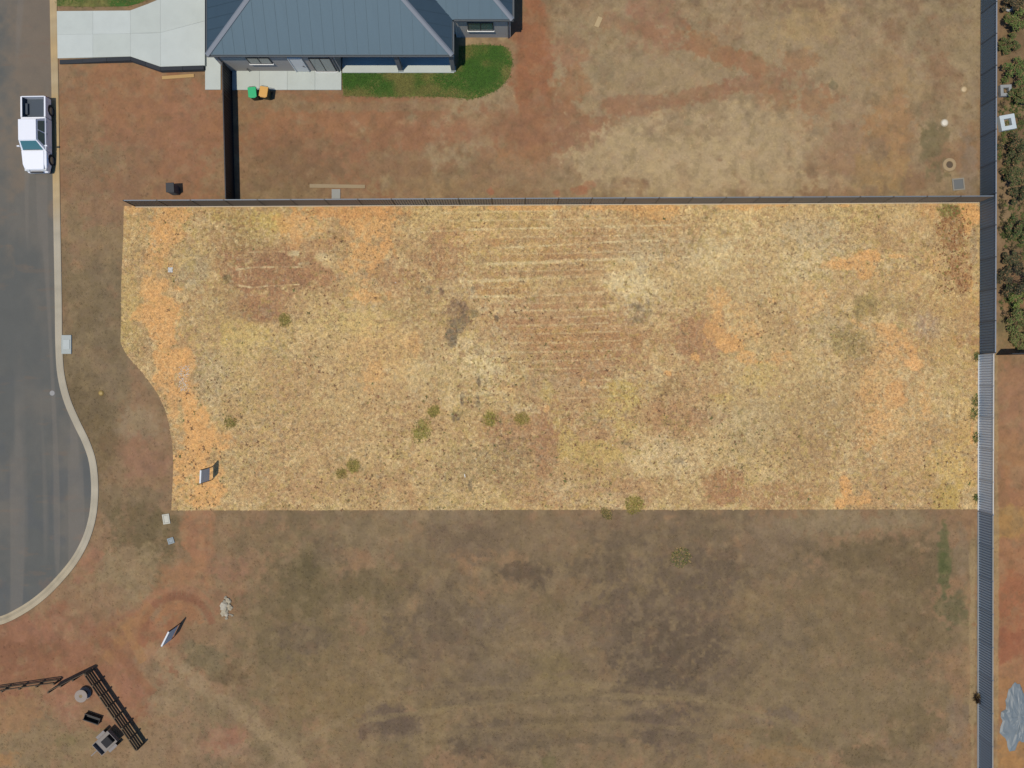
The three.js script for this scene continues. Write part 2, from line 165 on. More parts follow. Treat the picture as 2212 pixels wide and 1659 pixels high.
const lotStrips = [
  ...[[248, 40, 900, 0.5], [332, -40, 800, 0.5], [418, 0, 700, 0.55], [500, 40, 680, 0.45], [580, 20, 640, 0.5], [652, 120, 640, 0.5], [730, 160, 700, 0.5], [775, 120, 720, 0.5], [820, 180, 760, 0.5], [866, 160, 700, 0.45], [905, 200, 720, 0.45], [1050, 380, 700, 0.4], [165, -160, 760, 0.5], [190, 600, 1400, 0.35], [262, 700, 1500, 0.35], [350, 760, 1400, 0.3], [690, 640, 1000, 0.3], [610, 650, 1050, 0.3], [960, 500, 800, 0.35]].map(([v, u0, u1, m]) => [ln(B, [[u0, v + 4], [(u0 + u1) / 2, v], [u1, v - 10]]), 2, PA, m, 0.9]),
  ...[[270, 330], [355, 300], [435, 320], [520, 340], [595, 330], [670, 380], [750, 420], [800, 440]].map(([v, u]) => [ln(B, [[u - 300, v], [u, v - 3], [u + 280, v - 10]]), 9, RB, 0.35, 0.8]),
  [ln(B, [[-300, 225], [0, 212], [260, 206], [560, 203], [1000, 190]]), 2.6, PA, 0.75, 0.9], [ln(B, [[100, 304], [330, 294], [650, 275], [900, 268]]), 2.6, PA, 0.75, 0.9],
  [ln(B, [[0, 386], [300, 378], [520, 366], [740, 358]]), 4, PA, 0.7, 0.9], [ln(B, [[-100, 470], [200, 462], [400, 450], [660, 438]]), 4, PA, 0.65, 0.9],
  [ln(B, [[-50, 548], [280, 544], [620, 524]]), 4, PA, 0.7, 0.9], [ln(B, [[150, 615], [380, 616], [620, 608]]), 3, PA, 0.65, 0.9], [ln(B, [[150, 692], [400, 688], [640, 678]]), 2.5, PA, 0.55, 0.9],
  [ln(B, [[-200, 130], [200, 122], [560, 120]]), 2.5, PA, 0.5, 0.9], [ln(B, [[160, 940], [380, 940]]), 2.5, PA, 0.5, 0.9], [ln(B, [[480, 990], [640, 1000]]), 3, PA, 0.6, 0.8], [ln(B, [[380, 1110], [640, 1140]]), 2.5, PA, 0.5, 0.9],
  [ln(A, [[640, 412], [720, 402], [860, 398], [1000, 400]]), 1.8, PA, 0.8, 0.7], [ln(A, [[640, 488], [720, 502], [800, 494], [960, 486]]), 1.8, PA, 0.8, 0.7], [ln(A, [[700, 326], [1150, 318]]), 1.6, PA, 0.5, 0.9],
  [ln(B, [[640, 860], [760, 760]]), 3, RB, 0.4, 0.9], [ln(A, [[1390, 1080], [1990, 1020]]), 4, PA, 0.4, 1], [ln(A, [[700, 1200], [1500, 1130]]), 3, PA, 0.3, 1]].map(([p, w, c, m, g]) => [p, w * 0.95, c, m * 0.9, g * 0.8]);
const lotPoly = LOT.map(([u, v]) => P(u, v));
const LB = [-28.4, -13.3, 33.9, 9.3];
const lotMap = groundMap(2048, 744, LB,
  (x, z, a, b) => { const m = fbm(x * 0.9 + 40, z * 0.9, 71, 4), q = fbm(x * 0.25, z * 0.25 + 9, 77, 3); return mix3(mix3([182, 146, 98], [206, 174, 122], sstep(0.3, 0.7, m)), mix3([190, 160, 98], [178, 134, 88], sstep(0.35, 0.65, q)), 0.45 * sstep(0.35, 0.65, b)); },
  lotLayers, lotStrips,
  (x, z, i, j) => { const a = vn(x * 14, z * 14, 91), b = hash(i, j, 92), c = vn(x * 5, z * 5, 93), d = vn(x * 30, z * 30, 94), v = 1 + (a - 0.5) * 0.42 + (b - 0.5) * 0.42 + (c - 0.5) * 0.18 + (d - 0.5) * 0.4 - 0.3 * sstep(0.72, 0.9, vn(x * 11 + 3, z * 11, 97)) * sstep(0.35, 0.65, fbm(x * 0.4, z * 0.4, 98, 3)), w = (vn(x * 7, z * 7, 95) - 0.5) * 0.12; return [v * 1.015 * (1 + w * 0.5), v * 1.08, v * 1.15 * (1 - w), v - 1]; }, 5,
  (x, z, warm) => { const q = warm > 104 ? 0.4 : 1, big = (s) => 0.35 + 0.65 * sstep(0.38, 0.62, fbm(x * 0.35, z * 0.35, s, 3)); return [
    [[162, 122, 82], q * 0.55 * big(401) * sstep(0.52, 0.68, fbm(x * 4.6, z * 5, 411, 4))], [[221, 194, 142], q * 0.5 * big(402) * sstep(0.53, 0.7, fbm(x * 6.2, z * 5.8, 421, 4))],
    [[180, 152, 84], q * 0.45 * big(403) * sstep(0.54, 0.7, fbm(x * 3.4, z * 3.4, 431, 4))], [[178, 158, 124], q * 0.4 * big(404) * sstep(0.56, 0.72, fbm(x * 3.9, z * 3.9, 441, 4))],
    [[126, 98, 66], 0.6 * big(405) * sstep(0.64, 0.8, fbm(x * 6.5, z * 6.5, 451, 3))], [[134, 116, 62], q * 0.4 * big(406) * sstep(0.62, 0.78, fbm(x * 3.6, z * 3.6, 461, 3))]]; }, 0.4);

// ---- the land around, its dimming outside the block put into the colours
const E1 = (u, v, ru, rv, ...r) => [1036.7 + 0.531 * u, 0.531 * v, ru * 0.531, rv * 0.531, ...r];
const E2 = (u, v, ru, rv, ...r) => [0.4947 * u, 1082.8 + 0.4947 * v, ru * 0.4947, rv * 0.4947, ...r];
const E3 = (u, v, ru, rv, ...r) => [1036.7 + 0.531 * u, 1082.8 + 0.531 * v, ru * 0.531, rv * 0.531, ...r];
const SR = [140, 101, 71], SR2 = [147, 106, 72], TN = [154, 133, 100], TL = [172, 151, 114], OV = [104, 90, 60], MV = [106, 90, 68], MV2 = [93, 78, 59], FI = [120, 102, 74];
const landLayers = [
  // yards up the block
  [300, 290, 220, 180, SR, 0.95, 0.4], [280, 200, 180, 80, SR2, 0.6, 0.7], [230, 380, 130, 80, [130, 104, 76], 0.5, 0.8], [180, 280, 50, 90, [132, 108, 78], 0.5, 0.8], [420, 270, 70, 110, [146, 104, 76], 0.6, 0.7], [200, 350, 60, 40, [126, 108, 78], 0.5, 0.9],
  [800, 300, 380, 130, SR, 0.95, 0.4], [700, 250, 190, 50, SR2, 0.6, 0.7], [1000, 260, 160, 60, [148, 108, 78], 0.7, 0.6], [620, 380, 120, 60, [124, 102, 72], 0.7, 0.8], [900, 360, 200, 50, [132, 108, 78], 0.6, 0.8], [650, 340, 100, 50, [122, 92, 64], 0.5, 0.8], [1000, 400, 180, 30, [142, 118, 84], 0.7, 0.7], [850, 230, 300, 12, [134, 114, 84], 0.6, 0.7], [600, 215, 60, 14, [140, 118, 88], 0.6, 0.7],
  E1(1000, 420, 1200, 460, TN, 0.95, 0.3), [1147, 150, 44, 190, [144, 98, 66], 1, 0.3], [1140, 330, 70, 60, SR2, 0.8, 0.5], [1180, 270, 160, 50, SR, 0.85, 0.5],
  E1(360, 200, 80, 70, [146, 106, 78], 0.7, 0.8), E1(380, 350, 70, 70, SR2, 0.7, 0.8), E1(400, 560, 110, 60, [142, 106, 78], 0.8, 0.6), E1(620, 430, 180, 45, [146, 108, 78], 0.85, 0.6), E1(900, 385, 160, 40, [144, 106, 76], 0.85, 0.6, -0.15), E1(1150, 340, 180, 40, [144, 106, 78], 0.75, 0.7), E1(720, 120, 130, 90, [146, 108, 80], 0.65, 0.9), E1(680, 40, 90, 60, [144, 106, 80], 0.55, 0.9), E1(950, 200, 120, 60, [148, 108, 70], 0.7, 0.8, 0.5), E1(1090, 260, 90, 40, SR2, 0.6, 0.8, 0.4), E1(1300, 250, 60, 50, SR2, 0.55, 0.9), E1(1370, 400, 110, 70, SR2, 0.7, 0.8), E1(1200, 400, 80, 60, SR2, 0.6, 0.9), E1(1300, 510, 60, 40, SR2, 0.6, 0.9), E1(1480, 640, 120, 160, [146, 114, 84], 0.7, 0.7), E1(330, 720, 280, 80, [142, 118, 88], 0.6, 0.8), E1(700, 760, 500, 22, [148, 126, 94], 0.4, 0.8),
  E1(800, 640, 360, 160, TL, 0.9, 0.6), E1(1100, 600, 260, 170, TL, 0.75, 0.7), E1(1200, 740, 320, 50, TL, 0.6, 0.7), E1(600, 560, 90, 60, TL, 0.7, 0.7), E1(620, 280, 120, 70, [150, 130, 98], 0.6, 0.8), E1(1350, 90, 130, 90, [162, 138, 96], 0.7, 0.7), E1(1680, 540, 100, 180, [156, 120, 80], 0.8, 0.7), E1(1660, 300, 90, 90, [154, 128, 90], 0.7, 0.7), E1(1650, 690, 120, 90, [152, 124, 82], 0.7, 0.7), E1(1620, 600, 40, 50, [128, 106, 80], 0.7, 0.8), E1(1850, 600, 60, 110, [108, 98, 66], 0.75, 0.8), E1(1830, 430, 80, 60, [126, 108, 78], 0.7, 0.8), E1(1800, 380, 60, 50, [150, 126, 88], 0.5, 0.8), E1(1990, 640, 40, 160, [134, 116, 96], 0.8, 0.5), E1(2010, 200, 34, 300, [144, 126, 98], 0.7, 0.5), E1(1440, 350, 22, 30, [110, 102, 72], 0.7, 0.8), E1(1180, 310, 26, 30, [126, 112, 80], 0.6, 0.8), E1(1590, 400, 40, 30, [128, 108, 78], 0.6, 0.8), E1(1900, 150, 160, 140, [146, 128, 96], 0.7, 0.6), E1(500, 300, 60, 60, [132, 118, 88], 0.5, 0.9), E1(420, 120, 100, 80, [142, 124, 92], 0.5, 0.9), E1(850, 500, 26, 16, [136, 122, 92], 0.7, 0.7),
  [1060, 413, 12, 8, [150, 96, 68], 0.7, 0.7], [1202, 416, 10, 8, [150, 96, 68], 0.7, 0.7], [1250, 412, 16, 9, [150, 96, 68], 0.7, 0.8], [1275, 400, 12, 8, [148, 100, 72], 0.5, 0.8],
  // verge
  [200, 800, 90, 340, [118, 102, 74], 0.95, 0.4], [200, 500, 70, 70, [134, 112, 80], 0.8, 0.6], [160, 640, 40, 60, [118, 100, 70], 0.6, 0.8], [190, 880, 60, 70, [106, 90, 62], 0.8, 0.8], [260, 830, 40, 60, [130, 112, 84], 0.7, 0.7], [300, 920, 60, 40, [142, 122, 94], 0.8, 0.6], [310, 1000, 70, 60, [140, 106, 80], 0.9, 0.5], [240, 1010, 30, 80, [124, 100, 72], 0.7, 0.7], [222, 960, 26, 60, [110, 92, 60], 0.6, 0.8], [300, 1070, 60, 30, [120, 102, 74], 0.8, 0.6], [220, 460, 40, 30, [140, 104, 76], 0.5, 0.8],
  // south west
  [150, 1450, 330, 170, [138, 97, 70], 1, 0.3], [450, 1300, 170, 200, [134, 108, 78], 0.8, 0.5], [300, 1180, 90, 80, OV, 0.9, 0.6], [260, 1240, 70, 80, [142, 122, 90], 0.85, 0.6], [220, 1310, 50, 50, [140, 112, 82], 0.7, 0.7], [190, 1220, 24, 60, [148, 106, 78], 0.8, 0.6, 0.6], [430, 1160, 34, 70, [150, 108, 76], 0.95, 0.5], [410, 1250, 60, 50, [150, 110, 76], 0.9, 0.5], [500, 1230, 50, 30, [142, 106, 80], 0.7, 0.8], [500, 1290, 60, 40, [138, 102, 74], 0.6, 0.8], [385, 1310, 60, 40, [150, 106, 72], 0.8, 0.6], [320, 1370, 70, 50, [144, 98, 68], 0.9, 0.6], [250, 1400, 60, 60, [140, 102, 70], 0.7, 0.7], [60, 1400, 120, 60, [128, 88, 60], 0.7, 0.7], [90, 1360, 90, 30, [146, 104, 78], 0.7, 0.7], [60, 1600, 160, 90, [132, 112, 80], 0.9, 0.6], [200, 1620, 90, 50, [132, 112, 80], 0.8, 0.7], [30, 1540, 60, 40, [150, 112, 76], 0.7, 0.7], [330, 1620, 110, 60, [136, 112, 82], 0.9, 0.5], [420, 1540, 110, 90, [142, 116, 86], 0.9, 0.5], [270, 1480, 60, 60, [146, 104, 78], 0.9, 0.6], [330, 1440, 40, 50, [148, 120, 90], 0.7, 0.7], [380, 1490, 60, 50, [140, 120, 90], 0.7, 0.8], [470, 1545, 30, 20, [152, 106, 80], 0.7, 0.8], [490, 1600, 50, 40, [144, 102, 78], 0.8, 0.7], [140, 1600, 30, 16, [118, 104, 68], 0.6, 0.8], [10, 1640, 30, 20, [160, 118, 74], 0.7, 0.7], [150, 1520, 40, 60, [150, 108, 82], 0.7, 0.7], [200, 1530, 60, 40, [144, 116, 86], 0.5, 0.8], [560, 1630, 90, 30, [150, 128, 98], 0.6, 0.7],
  // big southern paddock
  [1350, 1420, 800, 330, FI, 0.95, 0.3], [760, 1480, 200, 160, [122, 104, 72], 0.7, 0.6], [640, 1300, 110, 140, [114, 98, 68], 0.8, 0.6],
  E2(1300, 400, 90, 140, OV, 0.8, 0.7), E2(1350, 270, 60, 60, [98, 86, 56], 0.7, 0.8), E2(1150, 160, 200, 80, [118, 102, 72], 0.6, 0.7), E2(1300, 90, 60, 60, [110, 94, 66], 0.6, 0.8), E2(1330, 610, 90, 70, MV, 0.8, 0.8), E2(1450, 210, 80, 70, MV, 0.6, 0.8), E2(980, 760, 80, 60, [100, 84, 56], 0.8, 0.7), E2(880, 680, 110, 70, [110, 98, 70], 0.8, 0.6), E2(1650, 360, 150, 90, OV, 0.7, 0.8), E2(1500, 880, 300, 130, [124, 104, 70], 0.8, 0.6), E2(1680, 680, 160, 120, [126, 106, 74], 0.8, 0.6), E2(1950, 520, 200, 170, MV, 0.85, 0.7), E2(1850, 640, 120, 120, MV, 0.7, 0.8), E2(1720, 960, 160, 90, [96, 80, 64], 0.85, 0.7), E2(2000, 820, 240, 60, MV, 0.7, 0.7), E2(2100, 1050, 160, 90, MV2, 0.8, 0.7), E2(1900, 960, 60, 200, [126, 106, 72], 0.7, 0.7), E2(2050, 160, 200, 120, [112, 94, 72], 0.8, 0.7), E2(1650, 150, 180, 90, [132, 114, 84], 0.7, 0.7), E2(1900, 60, 250, 40, [134, 116, 88], 0.7, 0.7), E2(1000, 900, 180, 80, [122, 106, 76], 0.6, 0.7), E2(1300, 1060, 160, 80, [124, 106, 76], 0.7, 0.7), E2(1500, 1120, 140, 50, [130, 108, 78], 0.6, 0.8),
  E3(180, 290, 120, 60, MV2, 0.8, 0.7), E3(500, 270, 120, 60, MV2, 0.6, 0.8), E3(900, 220, 460, 220, MV, 0.55, 1), E3(980, 270, 90, 80, MV2, 0.6, 0.8), E3(780, 560, 380, 280, [102, 86, 67], 0.7, 1), E3(820, 580, 220, 120, [90, 75, 57], 0.5, 1), E3(700, 680, 200, 160, [92, 78, 59], 0.45, 1), E3(760, 760, 220, 90, [90, 76, 60], 0.4, 1), E3(740, 920, 150, 90, [96, 80, 64], 0.8, 0.7), E3(520, 120, 140, 60, [104, 88, 66], 0.6, 0.8), E3(250, 130, 200, 90, [128, 108, 80], 0.7, 0.7), E3(600, 70, 260, 50, [124, 104, 78], 0.6, 0.8), E3(1450, 90, 330, 60, [138, 120, 90], 0.85, 0.6), E3(1150, 170, 120, 100, [128, 108, 82], 0.7, 0.7), E3(1650, 250, 260, 130, [106, 90, 62], 0.85, 0.6), E3(1480, 500, 420, 200, [122, 103, 72], 0.85, 0.6), E3(1780, 480, 120, 200, [110, 93, 64], 0.7, 0.7), E3(1450, 800, 420, 180, [124, 106, 76], 0.85, 0.6), E3(1200, 880, 120, 50, [110, 94, 76], 0.7, 0.8), E3(1200, 960, 180, 60, [112, 96, 64], 0.6, 0.8), E3(1030, 960, 90, 40, [136, 108, 74], 0.8, 0.7), E3(1200, 1040, 220, 40, [136, 108, 70], 0.7, 0.8), E3(1550, 1030, 110, 50, [106, 90, 62], 0.8, 0.7), E3(1770, 920, 120, 80, [110, 94, 64], 0.7, 0.8), E3(1950, 900, 50, 120, [128, 110, 90], 0.6, 0.7), E3(1900, 1000, 60, 40, [126, 106, 86], 0.6, 0.7), E3(1100, 430, 100, 60, [132, 110, 78], 0.6, 0.8), E3(1250, 540, 130, 90, [114, 98, 76], 0.6, 0.8), E3(330, 760, 180, 60, [128, 110, 74], 0.7, 0.8), E3(300, 660, 100, 60, [122, 106, 70], 0.6, 0.8), E3(340, 930, 120, 60, [112, 94, 62], 0.6, 0.8), E3(100, 960, 160, 70, MV, 0.6, 0.7), E3(100, 700, 120, 60, [116, 100, 78], 0.6, 0.7), E3(60, 470, 120, 50, [116, 100, 80], 0.6, 0.7), E3(300, 430, 60, 50, [110, 94, 64], 0.6, 0.8), E3(400, 560, 160, 60, [118, 100, 76], 0.6, 0.7), E3(1890, 250, 26, 190, [90, 90, 54], 0.85, 0.6), E3(1890, 260, 22, 50, [78, 84, 42], 0.8, 0.5), E3(1940, 430, 60, 80, [96, 92, 60], 0.7, 0.8), E3(1870, 420, 30, 60, [92, 90, 58], 0.6, 0.8), E3(1960, 200, 30, 150, [130, 112, 88], 0.7, 0.6), E3(2004, 600, 14, 620, [148, 128, 94], 0.85, 0.3), E3(280, 1060, 30, 30, [96, 88, 54], 0.8, 0.6),
  // far side of the side fence
  [2200, 300, 60, 480, [108, 88, 60], 1, 0.3], [2168, 450, 20, 100, [132, 110, 82], 0.8, 0.6], [2190, 560, 40, 40, [124, 102, 74], 0.7, 0.7], [2190, 720, 50, 40, [104, 98, 62], 0.8, 0.6], [2162, 130, 8, 160, [122, 98, 70], 0.8, 0.5], [2200, 240, 40, 14, [138, 114, 86], 0.6, 0.6],
  [2200, 1200, 70, 520, [152, 110, 76], 1, 0.2], [2200, 880, 50, 110, [150, 112, 82], 0.9, 0.4], [2190, 980, 50, 60, [154, 116, 78], 0.7, 0.6], [2190, 1130, 60, 36, [162, 126, 74], 0.9, 0.5], [2200, 1230, 50, 60, [150, 108, 74], 0.8, 0.6], [2185, 1330, 50, 90, [150, 98, 66], 0.9, 0.5], [2190, 1400, 50, 40, [140, 88, 60], 0.8, 0.6], [2180, 1500, 40, 50, [156, 116, 74], 0.7, 0.6], [2195, 1620, 50, 50, [160, 120, 72], 0.9, 0.5], [2152, 1200, 6, 500, [160, 138, 98], 0.7, 0.3],
];
const ring = (u, v, r, a0, a1) => Array.from({ length: 24 }, (_, i) => { const t = a0 + (a1 - a0) * i / 23; return [u + r * Math.cos(t), v + r * Math.sin(t)]; });
const landStrips = [
  [[[342, 1402], [392, 1440], [450, 1488], [540, 1552], [600, 1610], [640, 1650], [700, 1720]], 12, [154, 132, 99], 0.6, 0.6],
  [ring(385, 1362, 74, 3.1, 6.1), 7, [130, 88, 62], 0.8, 0.4], [ring(385, 1362, 92, 3.2, 5.9), 5, [150, 108, 78], 0.6, 0.5], [ring(385, 1362, 52, 3.4, 6.0), 6, [154, 110, 74], 0.6, 0.5],
  [[[330, 1310], [262, 1380], [230, 1430]], 10, [152, 112, 72], 0.6, 0.6], [[[265, 1350], [310, 1430]], 6, [156, 116, 74], 0.6, 0.6], [[[220, 1380], [280, 1440], [330, 1500]], 8, [132, 90, 62], 0.6, 0.6],
  [[[600, 1640], [690, 1585], [760, 1540], [830, 1510]], 6, [138, 118, 86], 0.6, 0.6], [[[540, 1250], [545, 1380], [500, 1480], [470, 1560]], 5, [134, 114, 82], 0.5, 0.7], [[[555, 1220], [552, 1330]], 5, [132, 112, 82], 0.5, 0.7],
  [[[760, 1560], [1000, 1525], [1200, 1500], [1500, 1510], [1700, 1560], [1790, 1640]], 5, [134, 116, 82], 0.6, 0.7], [[[1000, 1490], [1250, 1470], [1550, 1510]], 4, [130, 112, 82], 0.45, 0.8], [[[700, 1620], [1000, 1580], [1300, 1560], [1560, 1580], [1760, 1640]], 5, [130, 112, 80], 0.5, 0.7], [[[1720, 1660], [1790, 1620], [1860, 1600]], 5, [132, 114, 84], 0.5, 0.7],
  ...[90, 130, 170, 215, 260, 305, 350].map((r, i) => [ring(1180, 1330, r * 1.25, 2.2 + 0.1 * i, 4.4), 5, i % 2 ? [134, 116, 86] : [104, 88, 66], 0.28, 0.9]), ...[420, 470, 520, 570].map((r, i) => [ring(1250, 1080, r, 0.7, 2.3), 6, i % 2 ? [136, 116, 82] : [102, 86, 64], 0.3, 0.9]),
  [[[940, 1250], [980, 1330], [1060, 1390], [1160, 1420]], 5, [130, 112, 84], 0.45, 0.7], [[[960, 1180], [1010, 1280], [1090, 1340]], 4, [128, 110, 82], 0.4, 0.7],
  ...[1560, 1600, 1640, 1680, 1720, 1760, 1800, 1850, 1900, 1950].map((u, i) => [[[u, 1200 + (i % 3) * 30], [u + 6, 1400], [u - 4, 1560 + (i % 2) * 50]], 6, i % 2 ? [108, 92, 62] : [134, 114, 82], 0.16, 0.8]),
  ...[1150, 1200, 1250, 1300, 1350, 1400].map((u, i) => [[[u * 0.86 - 100, 1500 + i * 22], [u * 0.9, 1490 + i * 22], [u * 1.1, 1490 + i * 20]], 5, i % 2 ? [96, 82, 62] : [128, 110, 80], 0.35, 0.9]),
  [[[1300, 40], [1480, 90], [1640, 150], [1760, 180]], 12, [146, 106, 76], 0.5, 0.8],
].map(([p, w, c, m, g]) => [p, w * 1.7, c, m * 1.05, g * 0.8]);
const GB = [-50, -37.5, 50, 37.5];
const landMap = groundMap(2048, 1536, GB,
  (x, z, a, b) => mix3([122, 104, 76], [138, 110, 80], sstep(0.3, 0.7, a)), landLayers, landStrips,
  (x, z, i, j) => { const a = vn(x * 9, z * 9, 191), b = hash(i, j, 192), c = fbm(x * 1.7, z * 1.7, 193, 4), v = 1 + (a - 0.5) * 0.16 + (b - 0.5) * 0.1 + (c - 0.5) * 0.4 + 0.04; return [v, v, v * (1 + (vn(x * 3, z * 3, 195) - 0.5) * 0.1), (v - 1) * 0.8]; }, 105,
  (x, z) => [[[148, 106, 76], 0.14 * sstep(0.54, 0.72, fbm(x * 0.9, z * 0.9, 511, 4))], [[150, 130, 96], 0.28 * sstep(0.52, 0.7, fbm(x * 1.1, z * 1.1, 521, 4))], [[100, 86, 58], 0.2 * sstep(0.56, 0.74, fbm(x * 1.5, z * 1.3, 531, 4))], [[112, 94, 76], 0.12 * sstep(0.56, 0.72, fbm(x * 1.3, z * 1.6, 541, 4))]], 0.7);

// ---------------------------------------------------------------- ground, road, kerb
const kerbU = [[105, -900], [110, -300], [114, 0], [118, 215], [121, 430], [125, 662], [126, 740], [130, 806], [143, 862], [165, 914], [184, 953], [197.5, 992], [203, 1035], [203, 1079], [197.5, 1122], [184, 1166], [161, 1209], [130, 1248], [91, 1287], [48, 1318], [0, 1341]];
for (let t = 1.35; t < 3.75; t += 0.18) kerbU.push([-97 + 300 * Math.cos(t), 1050 + 300 * Math.sin(t)]);
kerbU.push([-290, 830], [-200, 760], [-150, 690], [-132, 600], [-130, 300], [-130, -300], [-130, -900]);
const kerbCurve = new THREE.CatmullRomCurve3(kerbU.map(([u, v]) => { const [x, z] = P(u, v); return new THREE.Vector3(x, 0, z); }), false, 'centripetal');
const kerbPts = kerbCurve.getSpacedPoints(420), kerbN = kerbPts.map((p, i) => { const a = kerbPts[Math.max(0, i - 1)], b = kerbPts[Math.min(kerbPts.length - 1, i + 1)], t = b.clone().sub(a).normalize(); return new THREE.Vector3(-t.z, 0, t.x).negate(); });
const kerbAt = (d) => kerbPts.map((p, i) => [p.x + kerbN[i].x * d, p.z + kerbN[i].z * d]);
const inSite = kerbAt(0.3).filter(([x, z]) => z > GB[1] && x > GB[0]);
const landPoly = [[GB[2], GB[1]], [GB[2], GB[3]], [GB[0], GB[3]]];
{ // west edge follows the back of the kerb
  const k = kerbAt(0.3); const start = k.findIndex(([, z]) => z > GB[1]); const right = []; for (let i = start; i < k.length && k[i][0] > GB[0] && k[i][1] < GB[3]; i++) { right.push(k[i]); if (k[i][1] > P(0, 1345)[1] - 0.2 && k[i][0] < P(-95, 0)[0]) break; }
  right[0] = [right[0][0], GB[1]];
  const last = right[right.length - 1]; landPoly.push([GB[0], last[1]], ...right.reverse());
}
const landMat = std(0xffffff, 0.95, 0, { map: landMap.map, bumpMap: landMap.bump, bumpScale: 0.05 });
struct('ground', flat(landPoly, 0, landMap.uv), landMat, 'brown dry ground of the yards and verges, dimmed in colour around the block');
const farTex = noiseTexture(512, (u, v) => { const n = tfbm(u, v, 6, 31, 6), m = tfbm(u, v, 3, 57, 4); const c = mix3([116, 98, 70], [140, 108, 78], sstep(0.35, 0.65, m)), k = 0.8 + 0.4 * n; return c.map((q, i) => srgb1(lin1(q) / K[i] * k)); }, true);
struct('terrain', flat([[-1500, -1500], [1500, -1500], [1500, 1500], [-1500, 1500]], -0.16, (x, z) => [x / 40, z / 40]), std(0xffffff, 0.95, 0, { map: farTex }), 'brown dry country beyond the block');
struct('lot', flat(lotPoly, 0.004, lotMap.uv), std(0xffffff, 0.95, 0, { map: lotMap.map, bumpMap: lotMap.bump, bumpScale: 0.05 }), 'vacant block of dry straw grass and bare orange soil, brightened in colour');

const roadTex = (() => { const n = 1024, X0 = P(-420, 0)[0], X1 = P(220, 0)[0], Z0 = P(0, -200)[1], Z1 = P(0, 1380)[1], d = new Uint8Array(n * n * 4);
  for (let j = 0; j < n; j++) for (let i = 0; i < n; i++) { const u = -420 + 640 * (i + 0.5) / n, v = -200 + 1580 * (j + 0.5) / n, x = u * PM, z = v * PM;
    const f = fbm(x * 0.4, z * 0.25, 301, 4), g = fbm(x * 1.6, z * 1.6, 307, 3), h = hash(i, j, 311);
    let c = mix3([88, 90, 87], [102, 99, 92], sstep(0.3, 0.7, f));
    c = mix3(c, [118, 104, 88], 0.75 * sstep(60, 0, v - 430 + (f - 0.5) * 500) * sstep(-30, 60, u + (g - 0.5) * 90) * sstep(0.15, 0.6, f + 0.15));
    c = mix3(c, [122, 100, 84], 0.6 * sstep(0.6, 0.78, fbm(x * 0.9 + 5, z * 0.9, 317, 4)) * sstep(1100, 1180, v));
    c = mix3(c, [118, 98, 82], 0.3 * sstep(0.66, 0.78, fbm(x * 0.6 + 15, z * 2.2, 319, 4)));
    c = mix3(c, [82, 86, 88], 0.5 * sstep(0.55, 0.7, fbm(x * 0.5 + 25, z * 0.4, 323, 3)) * sstep(780, 860, v));
    c = mix3(c, [116, 110, 102], 0.5 * sstep(0.6, 0.8, vn(x * 2.2 + Math.sin(z * 0.12), z * 0.08, 331)));
    const k = 0.9 + 0.12 * g + 0.1 * h; for (let q = 0; q < 3; q++) d[(j * n + i) * 4 + q] = srgb1(lin1(c[q]) / K[q] * k); d[(j * n + i) * 4 + 3] = 255; }
  const t = new THREE.DataTexture(d, n, n); t.magFilter = t.minFilter = THREE.LinearFilter; t.wrapS = t.wrapT = THREE.MirroredRepeatWrapping; t.colorSpace = THREE.SRGBColorSpace; t.needsUpdate = true;
  return { t, uv: (x, z) => [(x - X0) / (X1 - X0), (z - Z0) / (Z1 - Z0)] }; })();
const grit = noiseTexture(256, (u, v) => { const k = 255 * tfbm(u, v, 32, 401, 3); return [k, k, k]; }, false, 1);
struct('road', flat(kerbAt(0), -0.1, roadTex.uv), std(0xffffff, 0.88, 0, { map: roadTex.t }), 'grey asphalt road ending in a rounded turning head');
{ // rolled concrete kerb swept along the road edge
  const prof = [[-0.3, -0.093], [-0.16, -0.088], [-0.06, -0.02], [0.02, 0.03], [0.2, 0.045], [0.28, 0.03], [0.3, -0.16]], pos = [], cols = [], nrm = kerbPts.length;
  const cl = (i) => { const p = kerbPts[i], v = p.z / PM + 829.4, dirt = sstep(520, 380, v) * 0.9 + sstep(1160, 1260, v) * 0.25, n = fbm(p.x * 0.7, p.z * 0.7, 351, 4), m = fbm(p.x * 3, p.z * 3, 353, 3); return mix3([172, 164, 146], [178, 154, 112], clamp(dirt * (0.5 + n))).map((q, k) => lin1(q) / K[k] * (0.8 + 0.4 * m)); };
  const pt = (i, j) => [kerbPts[i].x + kerbN[i].x * prof[j][0], prof[j][1], kerbPts[i].z + kerbN[i].z * prof[j][0]];
  for (let i = 0; i + 1 < nrm; i++) { const a = cl(i), b = cl(i + 1); for (let j = 0; j + 1 < prof.length; j++) { const p = pt(i, j), q = pt(i, j + 1), r = pt(i + 1, j + 1), s = pt(i + 1, j); pos.push(...p, ...r, ...q, ...p, ...s, ...r); const ga = 1; for (const c of [a, b, a, a, b, b]) cols.push(c[0] * ga, c[1] * ga, c[2] * ga); } }
  const g = new THREE.BufferGeometry(); g.setAttribute('position', new THREE.Float32BufferAttribute(pos, 3)); g.setAttribute('color', new THREE.Float32BufferAttribute(cols, 3)); g.computeVertexNormals();
  struct('kerb', g, std(0xffffff, 0.9, 0, { vertexColors: true }), 'pale rolled concrete kerb along the road edge');
}

